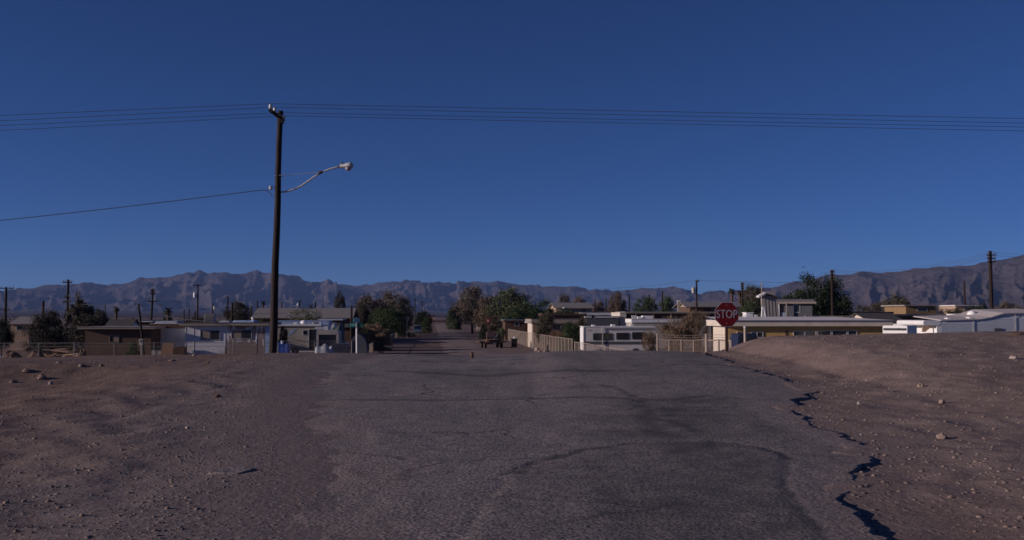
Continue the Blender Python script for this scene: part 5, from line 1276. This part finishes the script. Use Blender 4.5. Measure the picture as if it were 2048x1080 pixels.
# ------------------------------------------------------------------ trees, bushes, palms
for a in (
 ('dark leafy tree cut by the left frame edge', 4, 640, 44, 108, LEAF_DARK, 'round', 'tree'),
 ('olive drooping tree in front of the tan cottage', 92, 618, 84, 112, LEAF_OLIVE, 'dome', 'tree'),
 ('tall ragged olive tree left of the brown bungalow', 160, 581, 58, 122, LEAF_OLIVE, 'tall', 'tree'),
 ('broad olive tree at the corner of the brown bungalow', 175, 622, 84, 119, LEAF_OLIVE, 'dome', 'tree'),
 ('bright green round bush in front of the brown bungalow', 267, 681.5, 26, 91, LEAF_BRIGHT, 'dome', 'bush'),
 ('brownish tree behind the roof of the weathered house', 476, 604, 52, 185, LEAF_OLIVE, 'round', 'tree'),
 ('small dark green bush behind the weathered house roof end', 522, 632, 18, 118, LEAF_GREEN, 'dome', 'bush'),
 ('pale lacy green tree in front of the long grey roof', 603, 617, 84, 130, LEAF_LACY, 'lacy', 'tree'),
 ('dense dark clipped bush in front of the beige motorhome', 567, 650, 23, 100, LEAF_DARK, 'dome', 'bush'),
 ('tall thin dark tree rising behind the long grey roof', 679, 578, 26, 215, LEAF_OLIVE, 'tall', 'tree'),
 ('grey brown tamarisk behind the street name sign', 742, 592, 80, 215, LEAF_TAM, 'round', 'tree'),
 ('tallest grey brown tamarisk left of the street', 778, 583, 78, 235, LEAF_TAM, 'round', 'tree'),
 ('dark tree overhanging the left verge', 810, 597, 36, 250, LEAF_OLIVE, 'round', 'tree'),
 ('feathery green tree below the left tamarisks', 776, 612, 102, 200, LEAF_GREEN, 'dome', 'tree'),
 ('second dark tree behind the left verge', 722, 604, 30, 190, LEAF_OLIVE, 'round', 'tree'),
 ('dry brown shrub behind the round grey trailer', 745, 643, 72, 122, LEAF_DRY, 'dome', 'shrub'),
 ('dry brown shrub at the left end of the verge fence', 762, 668, 26, 112, LEAF_DRY, 'fan', 'shrub'),
 ('dark green bush behind the parked wagon', 846, 623, 34, 265, LEAF_DARK, 'round', 'bush'),
 ('lower green bush beside the parked wagon', 852, 634, 24, 245, LEAF_GREEN, 'dome', 'bush'),
 ('bright green tree at the far end of the right verge', 906, 611, 34, 310, LEAF_GREEN, 'dome', 'tree'),
 ('largest grey brown tamarisk right of the street', 945, 576, 80, 240, LEAF_TAM, 'round', 'tree'),
 ('brown bare looking tree right of the largest tamarisk', 977, 594, 54, 215, LEAF_BROWN, 'round', 'tree'),
 ('feathery green tree right of the street', 1020, 577, 84, 205, LEAF_LACY, 'round', 'tree'),
 ('wide dark green tree behind the fascia house', 1080, 601, 100, 185, LEAF_GREEN, 'round', 'tree'),
 ('green lower boughs over the right verge', 1040, 612, 72, 180, LEAF_GREEN, 'dome', 'tree'),
 ('brown tamarisk skirt behind the yield sign', 985, 628, 46, 200, LEAF_BROWN, 'dome', 'tree'),
 ('thin grey green sapling in front of the fascia house', 1090, 624, 38, 124, LEAF_OLIVE, 'round', 'tree'),
 ('round green bush before the hipped roof house', 1141, 616, 38, 205, LEAF_GREEN, 'dome', 'bush'),
 ('leafy green shrub between the fascia house and the cream motorhome', 1140, 642, 58, 116, LEAF_GREEN, 'dome', 'shrub'),
 ('grey green shrub top behind the leafy shrub', 1163, 636, 30, 122, LEAF_OLIVE, 'round', 'shrub'),
 ('dark rounded bush on the right verge beside the yield sign', 966, 645, 17, 182, LEAF_DARK, 'dome', 'bush'),
 ('green weeds behind the flatbed trailer', 1003, 656, 18, 150, LEAF_GREEN, 'fan', 'shrub'),
 ('small brown tree left of the hipped roof house', 1128, 591, 36, 330, LEAF_TAM, 'round', 'tree'),
 ('second brown tree behind the hipped roof house', 1158, 594, 34, 340, LEAF_TAM, 'round', 'tree'),
 ('wide brown tree at the right end of the hipped roof', 1194, 601, 46, 300, LEAF_BROWN, 'dome', 'tree'),
 ('round brown tree behind the low trailers', 1235, 583, 40, 290, LEAF_BROWN, 'round', 'tree'),
 ('broad green tree behind the long dark building', 1292, 588, 62, 270, LEAF_GREEN, 'dome', 'tree'),
 ('second green tree touching the broad green one', 1334, 590, 46, 275, LEAF_GREEN, 'dome', 'tree'),
 ('dry tan brush against the end of the cream motorhome', 1299, 664, 34, 84, LEAF_DRY, 'fan', 'shrub'),
 ('wide bare tan brush behind the barbed fence', 1352, 634, 76, 96, LEAF_DRY, 'fan', 'shrub'),
 ('taller bare tan brush left of the stop sign', 1392, 626, 56, 100, LEAF_DRY, 'fan', 'shrub'),
 ('dark crowned tree behind the ribbed tower mast', 1506, 571, 52, 205, LEAF_OLIVE, 'round', 'tree'),
 ('dark green bush mass between stop sign and ribbed tower', 1502, 598, 62, 185, LEAF_GREEN, 'dome', 'bush'),
 ('huge dark green spreading tree right of the ribbed tower', 1628, 549, 124, 150, LEAF_DARK, 'round', 'tree'),
 ('dark lower bough mass at the right of the huge tree', 1678, 584, 66, 158, LEAF_DARK, 'dome', 'tree'),
 ('dark bush joining the huge tree and the shallow roofed house', 1575, 588, 50, 165, LEAF_DARK, 'dome', 'bush'),
 ('rounded dark olive tree below the right mountains', 1796, 590, 62, 215, LEAF_OLIVE, 'round', 'tree'),
 ('faint brown trees left of the rounded olive tree', 1752, 603, 50, 330, LEAF_BROWN, 'dome', 'tree'),
 ('dark shrub mass right of the tan flat roofed house', 1905, 611, 64, 150, LEAF_DARK, 'dome', 'shrub'),
 ('dark green shrub mass behind the mobile home roof', 1955, 606, 62, 155, LEAF_DARK, 'dome', 'shrub'),
 ('dark olive tree near the right frame edge', 2020, 605, 66, 190, LEAF_OLIVE, 'round', 'tree'),
 ('pale lit tree row left of the dark gabled roof at right', 1722, 610, 44, 260, LEAF_OLIVE, 'round', 'tree'),
 ('small dark tree behind the white trailer house roof', 336, 626, 26, 210, LEAF_DARK, 'dome', 'tree'),
 ('low green tree behind the evaporative cooler', 398, 632, 60, 210, LEAF_OLIVE, 'dome', 'tree'),
 ('olive tree behind the dark gabled shed at left', 200, 618, 34, 180, LEAF_OLIVE, 'round', 'tree'),
):
    tree(*a)
for a in (('short dark palm behind the bungalow roof', 232, 612, 150, 14), ('shaggy palm over the white trailer house', 336, 617, 175, 18), ('small palm left of the tall dark pole', 526, 603, 330, 10),
          ('tallest shaggy palm left of the far pole above the stop sign', 1464, 578, 210, 15), ('middle shaggy palm just left of the far pole', 1479.5, 582, 216, 13), ('rightmost shaggy palm beside the dark crowned tree', 1494, 579, 224, 13),
          ('tiny palm beyond the long grey roof', 621, 610, 400, 9)):
    palm(*a)

# ------------------------------------------------------------------ far utility poles and their wires
W2 = ((.22, 1.2),); W3 = ((.22, 1.2), (2.6, .6), (3.3, .5)); NO = ()
for lab, x, yt, D, kw in (
 ('weathered utility pole with a wide crossarm near the left frame edge', 11, 574, 150, dict(r=.2, arms=((.2,1.3),(3.4,.8)))),
 ('stubby pole top showing between the trees at far left', 86, 602, 200, dict(r=.28, arms=NO)),
 ('utility pole with several short arms behind the ragged olive tree', 135, 559, 130, dict(r=.17, arms=((.4,.6),(2.3,.4),(2.9,.5)))),
 ('thin pole above the shed roof left of the short dark palm', 210, 609, 260, dict(r=.16, arms=NO)),
 ('slightly leaning pole with stacked insulators over the white trailer house', 305, 577, 140, dict(r=.16, arms=((.35,.3),(.75,.3),(1.8,.7)), lean=5, armrot=.2)),
 ('tall pole carrying a pale transformer on its left behind the white houses', 395, 569, 190, dict(r=.17, arms=((.15,.9),), can=(1.5,-1,WHITE))),
 ('faint pole with a small transformer above the evaporative cooler', 425, 607, 300, dict(r=.22, arms=NO, can=(.8,1,GALV))),
 ('plain pole left of the brownish tree', 455, 592, 230, dict(r=.19, arms=((.3,.3),(2.6,.5)))),
 ('thick plain pole in front of the brownish tree', 464, 604, 165, dict(r=.18, arms=NO, ins=False)),
 ('far pole left of the tall transformer pole', 378, 617, 320, dict(r=.22, arms=NO)),
 ('furthest thin pole by the shaggy palm at left', 368, 619, 330, dict(r=.22, arms=NO)),
 ('short thick pole at the foot of the tall transformer pole', 390, 622, 250, dict(r=.24, arms=NO)),
 ('leaning stub pole at the left end of the long grey roof', 503, 612, 172, dict(r=.16, arms=NO, lean=4)),
 ('far pole over the left part of the long grey roof', 514.5, 600, 330, dict(r=.25, arms=NO)),
 ('far pole just right of the tall dark pole', 563.5, 603, 330, dict(r=.25, arms=NO)),
 ('far pole with a transformer behind the rooftop aerial', 599.5, 601, 340, dict(r=.25, arms=((.1,1.0),), can=(.9,-1,WHITE))),
 ('far pole above the middle of the long grey roof', 630.5, 603, 330, dict(r=.3, arms=NO)),
 ('brown pole against the gable end of the long grey roof', 703, 611, 160, dict(r=.2, arms=NO, ins=False)),
 ('left one of three poles far down the left side of the street', 830, 597, 400, dict(r=.2, arms=((.2,.7),(5,.9)))),
 ('middle one of three poles far down the left side of the street', 844, 601, 390, dict(r=.2, arms=((.6,.9),(5,.8)))),
 ('smallest one of three poles far down the street', 849.5, 615, 520, dict(r=.25, arms=((4,1.1),))),
 ('plain pole right of the hipped roof house', 1190, 599, 250, dict(r=.16, arms=NO)),
 ('plain pole left of the round brown tree', 1212, 596, 240, dict(r=.18, arms=NO)),
 ('bare topped pole right of the round brown tree', 1258.5, 588, 235, dict(r=.2, arms=NO, ins=False)),
 ('pole top between the green trees', 1299, 589, 290, dict(r=.25, arms=NO)),
 ('stout pole top rising from the second green tree', 1325, 582, 250, dict(r=.25, arms=NO)),
 ('pole with a pale transformer left of the stop sign', 1393.5, 560, 165, dict(r=.17, arms=((.25,.35),), can=(1.2,-1,BEIGE), armrot=.9)),
 ('dark pole among the palms above the stop sign', 1485, 565, 185, dict(r=.19, arms=((.25,.3),(.7,.3),(1.1,.28)))),
 ('tall pole in front of the huge dark tree', 1665, 540, 138, dict(r=.19, arms=((.25,.3),(.7,.35),(1.1,.3)))),
 ('faded pole below the right mountains', 1930, 562, 240, dict(r=.26, arms=NO)),
 ('tall thick pole near the right frame edge', 1983, 502, 120, dict(r=.24, arms=((.5,.55),(.9,.5),(1.3,.5)))),
):
    utility_pole(lab, x, yt, D, **kw)
fw = 'thin wires between the far poles'
def fwire(lab, pts, r=.022, sag=.5): wire(lab, [P(*p) for p in pts], r, sag, group=None)
fwire('thin wire from the transformer pole over the stop sign towards the ribbed tower', [(1393.5,561,165),(1665,567,150)], .024, .0)
fwire('thin wire running left from the transformer pole near the stop sign', [(1190,577.5,260),(1393.5,561,165)], .026, .3)
for k, (ya, yb) in enumerate(((566,541),(569,545))): fwire(('upper' if k == 0 else 'lower')+' thin wire between the palm pole and the tall pole in the huge tree', [(1485,ya,185),(1665,yb,138)], .018, 1.2)
for k, (ya, yb) in enumerate(((541,504),(545,509),(549,514))): fwire(('highest','middle','lowest')[k]+' of three wires from the huge tree pole to the tall thick right pole', [(1665,ya,138),(1983,yb,120)], .016, .9)
for k, (ya, yb) in enumerate(((504,512),(510,517))): fwire(('upper','lower')[k]+' wire leaving the tall thick right pole past the frame edge', [(1983,ya,120),(2120,yb,118)], .014, .1)
fwire('telephone cable crossing from the right frame edge to the faded pole', [(2110,565,118),(1983,566,120),(1880,584,180)], .022, .15)
fwire('black telephone cable sagging past the ragged olive tree at left', [(-40,627,140),(11,626,150),(135,604,130),(280,610,94),(305,602,140)], .026, .25)
fwire('upper wire from the leaning pole down to the tall transformer pole at left', [(305,584,140),(395,616,190)], .02, .2)
fwire('lower wire from the leaning pole to the weathered house', [(305,604,140),(372,619,200)], .02, .2)
fwire('thin wire between the two left frame edge poles', [(11,575,150),(135,560,130)], .016, .9)
fwire('cable sweeping from the trailer roof to the evaporative cooler', [(330,631,120),(408,642,100)], .03, .1)
fwire('telephone wire across the long grey roof gap', [(395,617,190),(455,618,230)], .02, .2)

# ------------------------------------------------------------------ uncountable ground cover
def stuff(name, v, f, m):
    me = bpy.data.meshes.new(name); me.vertices.add(len(v)); me.vertices.foreach_set('co', np.asarray(v, np.float32).ravel())
    f = np.asarray(f, np.int32); k = f.shape[1]; me.loops.add(f.size); me.loops.foreach_set('vertex_index', f.ravel())
    me.polygons.add(len(f)); me.polygons.foreach_set('loop_start', np.arange(0, f.size, k, dtype=np.int32)); me.polygons.foreach_set('loop_total', np.full(len(f), k, np.int32))
    me.update(); me.validate(); o = link(name, me, m); o['kind'] = 'stuff'; return o
_b = bmesh.new(); bmesh.ops.create_icosphere(_b, subdivisions=1, radius=1); _b.verts.ensure_lookup_table()
OCT_V = np.array([tuple(v.co) for v in _b.verts]); OCT_F = np.array([[v.index for v in f.verts] for f in _b.faces]); _b.free()
def stones(name, n, m, seed, pick, smin, smax, power=2.6):
    rs = np.random.RandomState(seed); X, Y = pick(rs, n); zz_ = ground_z(X, Y)
    s = smin+(smax-smin)*rs.rand(len(X))**power; a = rs.rand(len(X))*6.28; c, sn = np.cos(a), np.sin(a)
    jit = 1+.55*(rs.rand(len(X), len(OCT_V), 3)-.5); V = OCT_V[None]*jit
    hx = V[:, :, 0]*c[:, None]-V[:, :, 1]*sn[:, None]; hy = V[:, :, 0]*sn[:, None]+V[:, :, 1]*c[:, None]
    hs = .35+.45*rs.rand(len(X))
    W_ = np.stack([X[:, None]+hx*s[:, None], Y[:, None]+hy*s[:, None], zz_[:, None]-.08*s[:, None]+V[:, :, 2]*s[:, None]*hs[:, None]], -1)
    return stuff(name, W_.reshape(-1, 3), (OCT_F[None]+np.arange(len(X))[:, None, None]*len(OCT_V)).reshape(-1, 3), m)
def outside(X, Y, margin=0.02):
    l, r = edges(Y); return (X < l-margin) | (X > r+margin)
def near_right(rs, n):
    Y = 6.5+27*rs.rand(n)**1.15; X = 3.5+rs.rand(n)*(Y*.62+3); k = outside(X, Y, .05) & (X > 0); return X[k], Y[k]
def near_left(rs, n):
    Y = 6.5+28*rs.rand(n)**1.1; X = -2.2-rs.rand(n)*(Y*.62+4); k = outside(X, Y, .0) & (X < 0); return X[k], Y[k]
def left_shoulder(rs, n):
    Y = 7+27*rs.rand(n)**1.2; l, r = edges(Y); X = l-np.abs(rs.randn(n))*1.3+.35; return X, Y
def crest_debris(rs, n):
    Y = 27+8*rs.rand(n); X = -14+rs.rand(n)*26; k = outside(X, Y, -.3); return X[k], Y[k]
stones('pebbles', 14000, pebm, 1, near_right, .005, .034, 5)
stones('pebbles', 14000, pebm, 2, near_left, .005, .032, 4.5)
stones('pale_pebbles', 900, palem, 3, near_right, .006, .026, 4); stones('pale_pebbles', 700, palem, 4, near_left, .006, .024, 4)
stones('loose_gravel', 9000, mat('asphalt_grit', (.15,.125,.12), .95, .5, 9, dirt=.1), 5, left_shoulder, .005, .02, 4)
stones('loose_gravel', 2500, pebm, 6, crest_debris, .010, .038, 3)
def right_lip(rs, n):
    Y = 6.5+26*rs.rand(n)**1.3; l, r = edges(Y); k = vnoise(Y*2.3, Y*0+8) > .38; X = r+np.abs(rs.randn(n))*.16-.02; return X[k], Y[k]
stones('asphalt_crumbs', 700, mat('broken_asphalt', (.11,.095,.094), .95, .5, 9, dirt=.1), 8, right_lip, .006, .036, 3.0)
rs = np.random.RandomState(12)
n = 5200; Y = 60+2600*rs.rand(n)**1.7; X = (rs.rand(n)-.5)*Y*1.5; 
k = np.abs(X-ctr(Y)) > 12; X, Y = X[k], Y[k]; zs = ground_z(X, Y); sz = .25+1.0*rs.rand(len(X))**2
sz = sz*np.clip(Y/160, .5, 1.8)
vv, ff = [], []
q4 = np.array([(-1,0,0),(0,0,1.1),(1,0,.25),(.1,0,-.1)])
for j in range(6):
    a = rs.rand(len(X))*6.28; ox = (rs.rand(len(X))-.5)*1.2; oy = (rs.rand(len(X))-.5)*1.2; s = sz*(.4+.6*rs.rand(len(X)))
    V = np.stack([X[:,None]+ox[:,None]*sz[:,None]+q4[None,:,0]*np.cos(a)[:,None]*s[:,None]*.7, Y[:,None]+oy[:,None]*sz[:,None]+q4[None,:,0]*np.sin(a)[:,None]*s[:,None]*.7, zs[:,None]+.1*s[:,None]+q4[None,:,2]*s[:,None]*.9], -1)
    ff.append(np.arange(len(X))[:,None]*4+np.arange(4)[None]+len(X)*4*j); vv.append(V.reshape(-1,3))
stuff('desert_scrub', np.concatenate(vv), np.concatenate(ff), leafmat('grey_scrub', (.10,.078,.055), (.055,.05,.035)))
